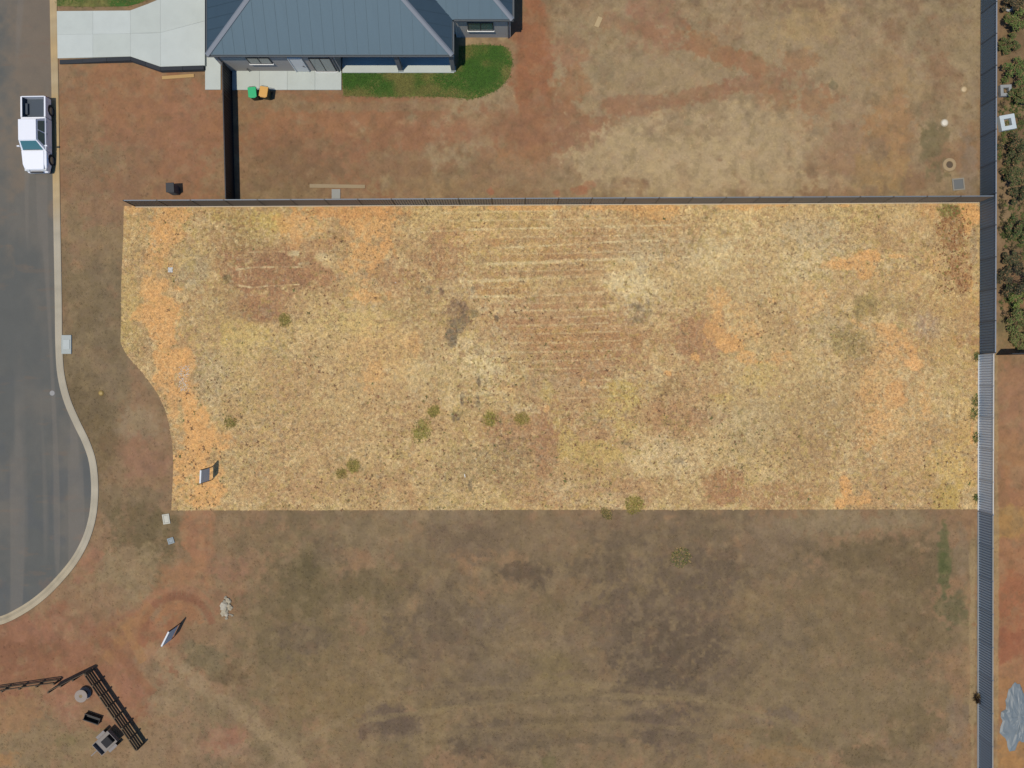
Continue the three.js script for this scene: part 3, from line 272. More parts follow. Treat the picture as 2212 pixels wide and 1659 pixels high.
// ---------------------------------------------------------------- concrete driveway, paths, patio, lawns
const concTex = noiseTexture(512, (u, v) => { const k = 0.9 + 0.14 * tfbm(u, v, 5, 501, 5) + 0.05 * hash(u * 512 | 0, v * 512 | 0, 503); return [k, k, k].map((q) => 255 * clamp(q * 0.95)); }, false);
concTex.repeat.set(0.25, 0.25);
const conc = (r, g, b) => std(col(r, g, b), 0.9, 0, { map: concTex });
const concA = [conc(194, 203, 200), conc(197, 206, 204), conc(192, 201, 197)];
const slabTop = (u) => 0.03 + 0.27 * sstep(122, 290, u);
const edgeTop = (u) => u < 281 ? 23.5 - (u - 122) * 0.008 : u < 335 ? 22 - (u - 281) * 0.37 : 2 - (u - 335) * 0.5;
const edgeLow = (u) => u < 282 ? 125.5 - (u - 122) * 0.025 : u < 346 ? 121.5 + (u - 282) * 0.345 : 143.6 - (u - 346) * 0.03;
const drive = new THREE.Group(); drive.name = 'driveway'; drive.userData = { kind: 'structure', label: 'pale concrete driveway of cast slabs leading to the house' }; scene.add(drive);
{ const us = [122, 200, 281, 346, 442];
  for (let i = 0; i + 1 < us.length; i++) for (let j = 0; j < 2; j++) {
    const a = us[i] + 0.13, b = us[i + 1] - 0.13, y = (u, t) => { const lo = Math.max(-60, edgeTop(u)), m = lo + (edgeLow(u) - lo) * t, h = slabTop(u), [x, z] = P(u, m, h); return [x, h, z]; };
    const t0 = j ? 0.501 : 0, t1 = j ? 1 : 0.499, um = us[i] === 281 ? [318] : [], top = [y(a, t0), ...um.map((q) => y(q, t0)), y(b, t0), y(b, t1), y(a, t1)];
    mesh('slab', prism(top, 0, -0.12), concA[(i + j) % 3], drive);
  } }
const wallMat = [std(col(44, 48, 53), 0.9), std(col(40, 44, 50), 0.9), std(col(48, 51, 56), 0.9)];
{ // charcoal sleeper wall holding the driveway edge
  const t = thing('retaining_wall', 'low charcoal sleeper retaining wall along the lower edge of the driveway', 'wall');
  const us = [124, 176, 229, 282, 314, 346, 394, 440], h = 0.17;
  for (let i = 0; i + 1 < us.length; i++) for (let c = 0; c < 2; c++) {
    const yt = (c + 1) * h - 0.006, a = us[i] + 0.25, b = us[i + 1] - 0.25, q = (u, o) => { const [x, z] = P(u, edgeLow(u), 0.3); return [x, Math.min(yt, slabTop(u) + 0.06 + 0.0001 * c), z + 0.02 + o]; };
    if (c && slabTop(b) < 0.1) continue;
    mesh('sleeper', prism([q(a, 0), q(b, 0), q(b, 0.3 - c * 0.02), q(a, 0.3 - c * 0.02)], 0, c * h), wallMat[(i + c) % 3], t);
  }
}
const rectU = (u0, v0, u1, v1, y, m = 0) => [[u0, v0], [u1, v0], [u1, v1], [u0, v1]].map(([u, v]) => { const [x, z] = P(u, v, y); return [x, y, z]; });
struct('path', prism(rectU(442.6, 118, 476, 193, 0.08), 0, -0.05), concA[0], 'short concrete path end beside the house corner');
const sidePath = new THREE.Group(); sidePath.name = 'path_001'; sidePath.userData = { kind: 'structure', label: 'concrete path of slabs along the house wall behind the bins' }; scene.add(sidePath);
{ const us = [501, 560, 620, 680, 737]; for (let i = 0; i + 1 < us.length; i++) mesh('slab', prism(rectU(us[i] + 0.2, 152, us[i + 1] - 0.2, 193.5, 0.08), 0, -0.05), concA[i % 3], sidePath); }
const patio = new THREE.Group(); patio.name = 'patio'; patio.userData = { kind: 'structure', label: 'concrete patio floor under the house roof' }; scene.add(patio);
{ const us = [739, 860, 981]; for (let i = 0; i + 1 < us.length; i++) mesh('slab', prism(rectU(us[i] + 0.2, 40, us[i + 1] - 0.2, 156.5, 0.1), 0, -0.05), concA[i], patio); }
const lawnA = [[738, 158], [984, 158], [990, 140], [992, 100], [1040, 97], [1086, 99], [1102, 112], [1107, 135], [1100, 165], [1080, 190], [1045, 208], [1012, 214], [975, 209], [900, 208], [820, 209], [742, 206]];
const lawnB = [[122, 13], [200, 14.5], [275, 13.5], [300, 7], [330, -6], [420, -60], [424, -200], [122, -200]];
const lawnTex = noiseTexture(512, (u, v, i, j) => { const n = tfbm(u, v, 4, 601, 5), m = tfbm(u, v, 24, 607, 3), c = mix3([62, 98, 28], [118, 116, 60], sstep(0.4, 0.62, n)); const k = 0.6 + 0.6 * m + 0.2 * hash(i, j, 611); return c.map((q, w) => srgb1(lin1(q) / K[w] * k)); }, true);
lawnTex.repeat.set(0.11, 0.11);
const lawnMat = std(0xffffff, 0.95, 0, { map: lawnTex, bumpMap: grit, bumpScale: 0.04 });
struct('lawn', flat(lawnA.map(([u, v]) => P(u, v)), 0.02), lawnMat, 'green rounded lawn around the patio corner of the house');
struct('lawn', flat(lawnB.map(([u, v]) => P(u, v)), 0.026), lawnMat, 'green lawn strip above the driveway by the road');

// ---------------------------------------------------------------- house
const streakTex = noiseTexture(512, (u, v, i, j) => { const k = 0.84 + 0.1 * tfbm(u, v, 6, 701, 5) + 0.06 * hash(i, 0, 703) + 0.05 * hash(i, j, 705); return [k, k, k].map((q) => 255 * clamp(q)); }, false);
streakTex.repeat.set(0.5, 0.12);
const roofMat = new THREE.MeshStandardMaterial({ color: new THREE.Color().setRGB(0.042, 0.074, 0.098), roughness: 0.6, metalness: 0.55, map: streakTex, side: THREE.DoubleSide });
const capMat = new THREE.MeshStandardMaterial({ color: col(118, 126, 138), roughness: 0.6, metalness: 0, side: THREE.DoubleSide });
const gutterMat = new THREE.MeshStandardMaterial({ color: col(96, 104, 112), roughness: 0.5, metalness: 0.2, side: THREE.DoubleSide });
const renderMat = std(col(176, 172, 166), 0.92, 0, { map: concTex });
const darkMat = std(col(52, 56, 62), 0.6);
const whiteMat = std(col(226, 230, 230), 0.55);
const glassMat = new THREE.MeshPhysicalMaterial({ color: col(70, 92, 104), roughness: 0.06, metalness: 0, clearcoat: 1, side: THREE.DoubleSide });
{
  const t = thing('house', 'single storey grey house with blue grey metal hip roof beside the driveway', 'house');
  const EV = 3.0, pitch = 0.414, ax0 = -20.82, ax1 = -4.06, az1 = -22.42, az0 = -39, bx0 = -18.6, bx1 = 0.04, bz1 = -24.84, bz0 = -38.4;
  const hipRoof = (x0, z0, x1, z1, faces) => {
    const half = Math.min(x1 - x0, z1 - z0) / 2, top = EV + half * pitch; const ra = x1 - x0 > z1 - z0 ? [x0 + half, top, (z0 + z1) / 2] : [(x0 + x1) / 2, top, z0 + half], rb = x1 - x0 > z1 - z0 ? [x1 - half, top, (z0 + z1) / 2] : [(x0 + x1) / 2, top, z1 - half];
    const c = { nw: [x0, EV, z0], ne: [x1, EV, z0], se: [x1, EV, z1], sw: [x0, EV, z1] };
    const wide = x1 - x0 > z1 - z0;
    const face = { s: wide ? [c.sw, c.se, rb, ra] : [c.sw, c.se, rb], n: wide ? [c.ne, c.nw, ra, rb] : [c.ne, c.nw, ra], w: wide ? [c.nw, c.sw, ra] : [c.nw, c.sw, rb, ra], e: wide ? [c.se, c.ne, rb] : [c.se, c.ne, ra, rb] };
    for (const f of faces) {
      const sh = mesh('roof_sheet', prism(face[f], 0.05), roofMat, t);
      // raised seams where the sheets lap, one every 0.76 m
      const [p, q] = face[f], d = Math.hypot(q[0] - p[0], q[2] - p[2]), ux = (q[0] - p[0]) / d, uz = (q[2] - p[2]) / d, inx = uz, inz = -ux;
      for (let s = 0.4; s < d - 0.3; s += 0.762) { const run = Math.min(s, d - s, half) - 0.05; if (run < 0.2) continue; const g = box(0.03, 0.014, run * Math.hypot(1, pitch), 0, 0, 0); const m = new THREE.Matrix4().makeBasis(new THREE.Vector3(ux, 0, uz), new THREE.Vector3(-inx * pitch, 1, -inz * pitch).normalize(), new THREE.Vector3(-inx, -pitch, -inz).normalize()); g.applyMatrix4(m).translate(p[0] + ux * s + inx * run / 2, EV + run / 2 * pitch + 0.012, p[2] + uz * s + inz * run / 2); mesh('seam', g, roofMat, sh); }
    }
    return { c, ra, rb };
  };
  const cap = (p, q) => { const a = new THREE.Vector3(...p), b = new THREE.Vector3(...q), L = a.distanceTo(b), s = new THREE.Shape([new THREE.Vector2(-0.17, -0.03), new THREE.Vector2(-0.16, 0), new THREE.Vector2(-0.05, 0.055), new THREE.Vector2(0.05, 0.055), new THREE.Vector2(0.16, 0), new THREE.Vector2(0.17, -0.03)]); const g = new THREE.ExtrudeGeometry(s, { depth: L, bevelEnabled: false }); const o = mesh('hip_cap', g, capMat, t); o.position.copy(a); o.position.y += 0.02; o.up.set(0, 1, 0); o.lookAt(b); return o; };
  const ra = hipRoof(ax0, az0, ax1, az1, ['s', 'w', 'e', 'n']); const rb = hipRoof(bx0, bz0, bx1, bz1, ['s', 'e', 'n']);
  cap(ra.c.sw, ra.rb); cap(ra.c.se, ra.rb); cap(rb.c.se, rb.rb); cap(rb.c.ne, rb.rb); cap(ra.c.nw, ra.ra); cap(ra.c.ne, ra.ra);
  const gut = (x0, z0, x1, z1) => { const L = Math.hypot(x1 - x0, z1 - z0), a = Math.atan2(-(z1 - z0), x1 - x0); const o = mesh('gutter', merge([box(L, 0.12, 0.02, 0, 0, 0.05), box(L, 0.02, 0.12, 0, -0.06, 0), box(L, 0.2, 0.025, 0, -0.03, -0.06)]), gutterMat, t); o.position.set((x0 + x1) / 2, EV - 0.04, (z0 + z1) / 2); o.rotation.y = a; };
  gut(ax0, az1 + 0.04, ax1 + 0.06, az1 + 0.04); gut(ax0 - 0.05, az0, ax0 - 0.05, az1 - 0.02); gut(ax1 + 0.05, az1 - 0.03, ax1 + 0.05, bz1 + 0.12); gut(ax1 + 0.1, bz1 + 0.04, bx1 + 0.05, bz1 + 0.04); gut(bx1 + 0.05, bz1 - 0.04, bx1 + 0.05, bz0);
  const soff = mesh('soffit', prism([[ax0, EV - 0.06, az1 - 0.02], [ax1, EV - 0.06, az1 - 0.02], [ax1, EV - 0.06, -27], [ax0, EV - 0.06, -27]], 0.02), std(col(150, 150, 148), 0.9), t);
  const wy = 2.9, wall = (x0, z0, x1, z1) => mesh('wall', box(x1 - x0, wy, z1 - z0, (x0 + x1) / 2, wy / 2, (z0 + z1) / 2), renderMat, t);
  const fz = -22.56;
  const frontWall = wall(-20.6, fz - 0.22, -12.3, fz), wingWall = wall(-4.0, -25.22, -0.1, -25.0); wall(-20.6, -38.7, -20.38, fz - 0.222); wall(-0.32, -38.2, -0.1, -25.222); const patioWall = wall(-12.52, -26.4, -4.3, -26.18); wall(-12.52, -26.178, -12.3, fz - 0.222); wall(-4.3, -26.4, -4.0, -25.222);
  const win = (w, h, x, y, z, parts = 2, parent = t) => { const g = new THREE.Group(); g.name = 'window'; g.position.set(x, y, z); parent.add(g); mesh('frame', merge([box(w, 0.06, 0.09, 0, h / 2, 0), box(w, 0.06, 0.09, 0, -h / 2, 0), ...Array.from({ length: parts + 1 }, (_, i) => box(0.06, h - 0.062, 0.088, -w / 2 + 0.03 + (w - 0.06) * i / parts, 0, 0))]), darkMat, g); for (let i = 0; i < parts; i++) mesh('pane', box((w - 0.06) / parts - 0.07, h - 0.08, 0.02, -w / 2 + 0.03 + (w - 0.06) * (i + 0.5) / parts, 0, 0.02), glassMat, g); mesh('sill', box(w + 0.1, 0.05, 0.14, 0, -h / 2 - 0.06, 0.03), whiteMat, g); return g; };
  win(1.5, 2.1, -13.35, 1.22, fz + 0.03, 2); win(1.8, 1.1, -2.2, 1.75, -24.97, 2); win(1.6, 0.9, -17.6, 1.9, fz + 0.03, 2); win(3.2, 2.1, -8, 1.22, -26.15, 3);
  const door = mesh('door', rbox(0.84, 2.16, 0.06, 0.01, -15.05, 1.18, fz + 0.035), whiteMat, t); mesh('handle', rbox(0.14, 0.03, 0.06, 0.01, -14.75, 1.05, fz + 0.095), darkMat, door);
  mesh('door_frame', merge([box(0.07, 2.22, 0.1, -15.51, 1.19, fz + 0.05), box(0.07, 2.22, 0.1, -14.59, 1.19, fz + 0.05), box(0.99, 0.07, 0.1, -15.05, 2.335, fz + 0.05)]), whiteMat, t);
  for (const x of [-8.02, -4.22]) { const c = mesh('column', rbox(0.3, 2.82, 0.3, 0.012, x, 1.49, -22.66), std(col(110, 112, 114), 0.9), t); mesh('plinth', box(0.36, 0.14, 0.36, x, 0.16, -22.66), concA[2], c); }
  const pipe = new THREE.CylinderGeometry(0.045, 0.045, 2.85, 10).translate(0, 1.425, 0); for (const [x, z] of [[-20.3, fz + 0.05], [-0.25, -24.95], [-12.45, fz + 0.05]]) { const p = mesh('downpipe', pipe, gutterMat, t); p.position.set(x, 0.03, z); }
  mesh('tap', merge([new THREE.CylinderGeometry(0.02, 0.02, 0.5, 6).translate(-18.9, 0.33, fz + 0.06), box(0.08, 0.03, 0.1, -18.9, 0.58, fz + 0.08)]), darkMat, t);
}

// ---------------------------------------------------------------- corrugated steel fences
const sheetCache = new Map();
function ribSheet(w, h, pitch = 0.19, d = 0.055) { const key = [w.toFixed(3), h].join(); if (sheetCache.has(key)) return sheetCache.get(key); const n = Math.max(2, Math.round(w / pitch)), p = w / n, line = []; for (let i = 0; i < n; i++) { const x = -w / 2 + i * p; line.push([x, 0], [x + p * 0.62, 0], [x + p * 0.72, d], [x + p * 0.9, d]); } line.push([w / 2, 0]); const pos = []; for (let i = 0; i + 1 < line.length; i++) { const [x0, z0] = line[i], [x1, z1] = line[i + 1]; pos.push(x0, 0, z0, x1, 0, z1, x1, h, z1, x0, 0, z0, x1, h, z1, x0, h, z0); } const g = fromTris(pos); sheetCache.set(key, g); return g; }
const steel = (r, g, b, rough = 0.5) => new THREE.MeshStandardMaterial({ color: col(r, g, b), roughness: rough, metalness: 0.15, side: THREE.DoubleSide });
function fence(label, [x0, z0], [x1, z1], h, n, mats, side, plinth, h1 = h) {
  const L = Math.hypot(x1 - x0, z1 - z0), t = thing('steel_fence', label, 'fence', [x0, 0, z0], Math.atan2(-(z1 - z0), x1 - x0)), w = L / n;
  const post = box(0.06, h + 0.02, 0.075, 0, h / 2 + 0.01, 0), rail = box(w - 0.07, 0.05, 0.07, 0, 0, 0);
  for (let i = 0; i <= n; i++) { const p = mesh('post', post, mats[1], t); p.position.set(i * w, 0, 0); }
  for (let i = 0; i < n; i++) {
    const x = (i + 0.5) * w, s = mesh('panel', ribSheet(w - 0.06, h - 0.1), mats[0][i % mats[0].length], t); s.position.set(x, 0.06, -0.015 * side); if (side < 0) s.scale.z = -1;
    const a = mesh('top_rail', rail, mats[2] ?? mats[1], t); a.position.set(x, h - 0.025, 0); const b = mesh('bottom_rail', rail, mats[1], t); b.position.set(x, 0.05, 0);
    if (plinth) { const c = mesh('plinth', box(w - 0.01, 0.07, 0.05, 0, 0.035, 0.07 * side), plinth, t); c.position.x = x; }
  }
  return t;
}
const F = (px, py) => [(px - 1920) / 52, (py - 1440) / 52];
const dk = [steel(136, 126, 116), steel(131, 121, 111), steel(141, 131, 120)], dkPost = steel(54, 52, 52), dkTop = steel(120, 130, 140, 0.4);
const bl = [steel(98, 116, 133), steel(93, 111, 127), steel(102, 120, 137)], blPost = steel(72, 84, 96), blTop = steel(150, 160, 170, 0.4);
const lg = [steel(206, 215, 226), steel(201, 210, 222), steel(210, 218, 228)], lgPost = steel(170, 176, 184), lgTop = steel(210, 208, 200, 0.5);
const plinthMat = std(col(206, 190, 164), 0.9);
fence('long dark ribbed steel fence along the upper edge of the pale block', F(508, 773), F(3672, 757), 1.75, 26, [dk, dkPost, dkTop], 1, plinthMat);
fence('dark blue grey ribbed steel fence along the far right end of the block', F(3680, -180), F(3675, 1326), 1.8, 13, [bl, blPost, blTop], 1);
fence('light grey ribbed steel fence continuing down from the dark blue fence', F(3673, 1330), F(3671, 1914), 1.66, 5, [lg, lgPost, lgTop], 1, std(col(222, 226, 230), 0.7));
fence('ribbed light grey steel fence carried on beside the southern paddock, dimmed in colour', F(3671, 1918), F(3670, 3000), 1.64, 9, [[steel(156, 168, 180), steel(151, 163, 175)], steel(126, 136, 148), steel(158, 158, 152)], 1, std(col(156, 160, 164), 0.7));  // one fence with the light run above, dimming put into its paint tones
fence('short black steel fence between the house corner and the long dark fence', F(868, 262), F(880, 764), 1.8, 4, [[steel(46, 48, 52)], steel(40, 42, 46), steel(40, 42, 46)], -1);
fence('dark steel fence running off behind the blue grey fence near the shrubs', F(3738, 1330), F(4330, 1318), 1.75, 5, [[steel(60, 60, 62)], steel(52, 54, 56), steel(50, 52, 54)], 1);

// ---------------------------------------------------------------- timber slat fence at the road corner
const timber = [std(col(88, 76, 58), 0.9), std(col(78, 67, 50), 0.9), std(col(97, 85, 64), 0.9)];
function slatFence(name, label, a, b, h, n, slats, sw) { const L = Math.hypot(b[0] - a[0], b[1] - a[1]), t = thing(name, label, 'fence', [a[0], 0, a[1]], Math.atan2(-(b[1] - a[1]), b[0] - a[0])), w = L / n; const post = rbox(0.12, h - 0.04, 0.12, 0.012, 0, h / 2 - 0.02, 0), sl = rbox(w - 0.03, sw, 0.05, 0.01); for (let i = 0; i <= n; i++) { const p = mesh('post', post, timber[i % 3], t); p.position.set(i * w, 0, 0); } for (let i = 0; i < n; i++) for (let k = 0; k < slats; k++) { const s = mesh('slat', sl, timber[(i + k) % 3], t); s.position.set((i + 0.5) * w, 0.12 + sw / 2 + k * (h - 0.16 - sw) / (slats - 1), 0.085); s.rotation.z = rr(-0.006, 0.006); } return t; }
slatFence('slat_fence', 'dark timber slat fence standing diagonally beside the round ring', F(352, 2510), F(540, 2786), 1.15, 7, 4, 0.18);
slatFence('slat_fence', 'dark timber slat fence turning off the corner toward the road', F(350, 2508), F(214, 2575), 1.15, 3, 4, 0.18);
slatFence('rail_fence', 'low weathered rail fence leading off past the turning head', F(225, 2550), F(-160, 2605), 0.85, 6, 2, 0.16);

// ---------------------------------------------------------------- real estate sign boards
const signFace = std(col(214, 220, 226), 0.6), signBack = std(col(150, 158, 164), 0.6), signRail = std(col(196, 210, 224), 0.5), blackSteel = std(col(36, 36, 38), 0.6);
function board(label, a, b, h, low) { const w = Math.hypot(b[0] - a[0], b[1] - a[1]), t = thing('sign_board', label, 'sign', [(a[0] + b[0]) / 2, 0, (a[1] + b[1]) / 2], Math.atan2(-(b[1] - a[1]), b[0] - a[0])); const leg = rbox(0.05, h - 0.02, 0.05, 0.006, 0, (h - 0.02) / 2, 0);
  for (const s of [-1, 1]) { const p = mesh('leg', leg, blackSteel, t); p.position.x = s * (w / 2 + 0.03); }
  const ph = h - low; mesh('front_sheet', box(w, ph, 0.012, 0, low + ph / 2, -0.04), signFace, t); mesh('back_sheet', box(w - 0.02, ph - 0.06, 0.008, 0, low + ph / 2, 0.012), signBack, t);
  mesh('cap', rbox(w + 0.02, 0.05, 0.11, 0.008, 0, h - 0.02, -0.005), signFace, t);
  for (const y of [low + 0.04, low + ph * 0.52]) mesh('rail', rbox(w - 0.02, 0.06, 0.035, 0.006, 0, y, 0.035), signRail, t);
  return t; }
board('sign board on two black legs standing on the orange soil of the block', F(796, 1752), F(794, 1798), 2.08, 0.58);
board('blue grey sign board standing by the dirt track below the block', F(676, 2338), F(650, 2390), 1.9, 0.45);

// ---------------------------------------------------------------- wheelie bins
function bin(label, x, z, turn, lidRGB, bodyRGB) { const t = thing('wheelie_bin', label, 'bin', [x, 0.0, z], turn, 'bins by the house path'); const body = std(col(...bodyRGB), 0.6), lid = std(col(...lidRGB), 0.5);
  const g = box(0.56, 0.9, 0.62, 0, 0.52, 0), p = g.attributes.position; for (let i = 0; i < p.count; i++) { const f = 0.78 + 0.22 * (p.getY(i) - 0.07) / 0.9; p.setX(i, p.getX(i) * f); p.setZ(i, p.getZ(i) * f); } g.computeVertexNormals(); mesh('body', g, body, t); mesh('rim', rbox(0.6, 0.05, 0.68, 0.015, 0, 0.985, 0), body, t);
  const l = mesh('lid', rbox(0.6, 0.09, 0.72, 0.04, 0, 1.045, 0.02), lid, t); mesh('lip', rbox(0.4, 0.03, 0.08, 0.01, 0, 1.03, 0.39), lid, l); mesh('handle', new THREE.CylinderGeometry(0.016, 0.016, 0.46, 8).rotateZ(Math.PI / 2).translate(0, 0.99, -0.4), body, t);
  for (const s of [-1, 1]) mesh('wheel', new THREE.CylinderGeometry(0.1, 0.1, 0.05, 14).rotateZ(Math.PI / 2).translate(s * 0.24, 0.1, -0.3), blackSteel, t); mesh('axle', new THREE.CylinderGeometry(0.012, 0.012, 0.46, 6).rotateZ(Math.PI / 2).translate(0, 0.1, -0.3), blackSteel, t); return t; }
bin('wheelie bin with bright green lid on the soil by the house path', -18.39, -20.68, 0.1, [20, 178, 112], [40, 62, 46]);
bin('wheelie bin with yellow orange lid next to the green lidded bin', -17.58, -20.72, -0.15, [214, 162, 76], [44, 66, 44]);

// ---------------------------------------------------------------- white pickup at the kerb
{
  const t = thing('pickup_truck', 'white pickup truck with open dark tray parked at the kerb', 'truck', [-33.92, -0.1, -17.75], 0.015);
  const paint = new THREE.MeshPhysicalMaterial({ color: new THREE.Color().setRGB(0.6, 0.62, 0.645), roughness: 0.35, clearcoat: 0.8, clearcoatRoughness: 0.1, side: THREE.DoubleSide });
  const glass = new THREE.MeshPhysicalMaterial({ color: new THREE.Color().setRGB(0.025, 0.09, 0.09), roughness: 0.05, clearcoat: 1, side: THREE.DoubleSide }), rubber = std(col(40, 40, 42), 0.9), liner = std(col(66, 78, 92), 0.8), trim = std(col(64, 66, 70), 0.7), alloy = std(col(160, 164, 170), 0.35, 0.7);
  const side = (pts, w, bev) => { const s = new THREE.Shape(pts.map(([z, y]) => new THREE.Vector2(z, y))); const g = new THREE.ExtrudeGeometry(s, { depth: w - 2 * bev, bevelEnabled: true, bevelSize: bev, bevelThickness: bev, bevelOffset: -bev, bevelSegments: 3, curveSegments: 4 }); g.rotateY(-Math.PI / 2).translate(w / 2 - bev, 0, 0); return g; };
  const nose = (g) => { const p = g.attributes.position; for (let i = 0; i < p.count; i++) { const z = p.getZ(i); if (z > 1.7) { const k = (z - 1.7) / 1.0; p.setX(i, p.getX(i) * (1 - 0.16 * k * k)); p.setZ(i, z - 0.16 * k * (p.getX(i) / 0.9) ** 2); } } g.computeVertexNormals(); return g; };
  const arch = (zc) => [[zc + 0.44, 0.36], [zc + 0.4, 0.56], [zc + 0.25, 0.74], [zc, 0.8], [zc - 0.25, 0.74], [zc - 0.4, 0.56], [zc - 0.44, 0.36]];
  mesh('body', nose(side([[-1.16, 0.34], [-1.16, 1.1], [0.2, 1.12], [1.18, 1.1], [1.25, 0.36], ], 1.8, 0.07)), paint, t);
  mesh('front_wing', nose(side([[1.252, 0.4], [1.2, 1.08], [2.2, 1.0], [2.62, 0.86], [2.68, 0.7], [2.68, 0.4], ...arch(1.72)].filter((p, i) => i < 6 || p[0] > 1.26), 1.8, 0.07)), paint, t);
  mesh('bonnet', (() => { const g = nose(rbox(1.5, 0.1, 1.38, 0.05, 0, 0, 1.9)); const p = g.attributes.position; for (let i = 0; i < p.count; i++) { const z = p.getZ(i), x = p.getX(i); p.setY(i, p.getY(i) + 1.1 - 0.11 * ((z - 1.2) / 1.4) ** 2 * 1.3 - 0.05 * x * x); } g.computeVertexNormals(); return g; })(), paint, t);
  // cab: tapering glasshouse between beltline and roof
  const ring4 = (y, zf, zr, hw) => [[-hw, y, zf], [hw, y, zf], [hw, y, zr], [-hw, y, zr]], lo = ring4(1.08, 1.2, -1.08, 0.85), hi = ring4(1.74, 0.66, -0.78, 0.63);
  const quad = (a, b, c, d) => fromTris([...a, ...b, ...c, ...a, ...c, ...d]);
  mesh('cab', merge([quad(lo[0], lo[1], hi[1], hi[0]), quad(lo[1], lo[2], hi[2], hi[1]), quad(lo[2], lo[3], hi[3], hi[2]), quad(lo[3], lo[0], hi[0], hi[3]), quad(hi[0], hi[1], hi[2], hi[3])]), paint, t);
  mesh('roof', rbox(1.26, 0.07, 1.46, 0.033, 0, 1.755, -0.06), paint, t);
  const lerp3 = (a, b, f) => a.map((v, i) => v + (b[i] - v) * f), pane = (name, i, j, u0, u1, v0, v1, n) => { const at = (u, v) => { const p = lerp3(lerp3(lo[i], lo[j], u), lerp3(hi[i], hi[j], u), v); return [p[0] + n[0] * 0.012, p[1] + 0.004, p[2] + n[2] * 0.012]; }; mesh(name, quad(at(u0, v0), at(u1, v0), at(u1, v1), at(u0, v1)), glass, t); };
  pane('windscreen', 0, 1, 0.07, 0.93, 0.06, 0.93, [0, 0, 1]); pane('rear_window', 2, 3, 0.1, 0.9, 0.15, 0.88, [0, 0, -1]);
  for (const [i, j, n] of [[1, 2, [1, 0, 0]], [3, 0, [-1, 0, 0]]]) { const f = i === 1 ? [[0.1, 0.5], [0.54, 0.92]] : [[0.08, 0.46], [0.5, 0.9]]; for (const [a, b] of f) pane('side_window', i, j, a, b, 0.1, 0.86, n); }
  // tray
  mesh('tray_floor', rbox(1.5, 0.06, 1.42, 0.01, 0, 0.62, -1.92), liner, t);
  for (const s of [-1, 1]) { mesh('tray_side', side([[-2.64, 0.4], [-2.64, 1.08], [-1.18, 1.1], [-1.18, 0.4], [-1.42, 0.4], [-1.5, 0.66], [-1.72, 0.78], [-1.95, 0.78], [-2.17, 0.66], [-2.27, 0.4]], 0.13, 0.03).translate(s * 0.83, 0, 0), paint, t); mesh('tray_liner', box(0.02, 0.46, 1.4, s * 0.755, 0.86, -1.92), liner, t); mesh('wheel_arch', rbox(0.2, 0.22, 0.8, 0.04, s * 0.64, 0.72, -1.86), liner, t); }
  mesh('tailgate', rbox(1.62, 0.6, 0.07, 0.02, 0, 0.8, -2.63), paint, t); mesh('bulkhead', box(1.5, 0.46, 0.03, 0, 0.86, -1.2), liner, t);
  mesh('rear_bumper', rbox(1.66, 0.16, 0.18, 0.04, 0, 0.48, -2.72), alloy, t); mesh('front_bumper', nose(rbox(1.78, 0.26, 0.3, 0.07, 0, 0.5, 2.6)), paint, t); mesh('grille', rbox(0.9, 0.2, 0.06, 0.02, 0, 0.76, 2.66), trim, t); mesh('underbody', box(1.4, 0.2, 4.9, 0, 0.4, 0), trim, t);
  for (const s of [-1, 1]) { const hl = mesh('headlight', rbox(0.36, 0.15, 0.2, 0.04, s * 0.6, 0.83, 2.48), new THREE.MeshPhysicalMaterial({ color: col(220, 226, 230), roughness: 0.1, clearcoat: 1 }), t); hl.rotation.y = 0; mesh('tail_light', rbox(0.1, 0.34, 0.05, 0.015, s * 0.85, 0.82, -2.655), std(col(150, 30, 26), 0.3), t); mesh('mirror', rbox(0.2, 0.16, 0.1, 0.03, s * 0.98, 1.2, 0.92), paint, t); for (const z of [0.02, -0.86]) mesh('door_handle', rbox(0.03, 0.035, 0.16, 0.01, s * 0.905, 0.98, z), trim, t);
    for (const z of [1.72, -1.83]) { const w = mesh('wheel', new THREE.CylinderGeometry(0.37, 0.37, 0.24, 24).rotateZ(Math.PI / 2), rubber, t); w.position.set(s * 0.77, 0.37, z); mesh('rim', new THREE.CylinderGeometry(0.23, 0.25, 0.25, 16).rotateZ(Math.PI / 2), alloy, w); } }
  mesh('wiper', merge([box(0.5, 0.015, 0.02, -0.3, 1.15, 1.17), box(0.5, 0.015, 0.02, 0.25, 1.15, 1.17)]), trim, t);
}

// ---------------------------------------------------------------- small things on the ground
const lidG = (w, d, h = 0.05) => rbox(w, h, d, 0.015, 0, h / 2, 0);
function pit(name, label, u, v, w, d, rgb, turn = 0, lidRGB) { const [x, z] = P(u, v), t = thing(name, label, 'pit lid', [x, 0.002, z], turn); mesh('surround', merge([box(w, 0.06, 0.09, 0, 0.03, d / 2 - 0.045), box(w, 0.06, 0.09, 0, 0.03, -d / 2 + 0.045), box(0.09, 0.058, d - 0.182, w / 2 - 0.045, 0.03, 0), box(0.09, 0.058, d - 0.182, -w / 2 + 0.045, 0.03, 0)]), conc(...rgb), t); mesh('lid', rbox(w - 0.2, 0.05, d - 0.2, 0.01, 0, 0.028, 0), std(col(...(lidRGB ?? rgb)), 0.8), t); return t; }
{ const [x, z] = P(143.5, 744), t = thing('kerb_inlet', 'pale concrete stormwater inlet block set behind the kerb', 'inlet', [x, 0, z]); mesh('lintel', rbox(0.72, 0.14, 1.36, 0.03, 0.02, 0.04, 0), conc(176, 184, 182), t); mesh('lid', rbox(0.46, 0.03, 0.7, 0.01, 0.05, 0.125, 0), conc(188, 196, 196), t); mesh('opening', box(0.04, 0.06, 1.1, -0.345, 0.03, 0), blackSteel, t); }
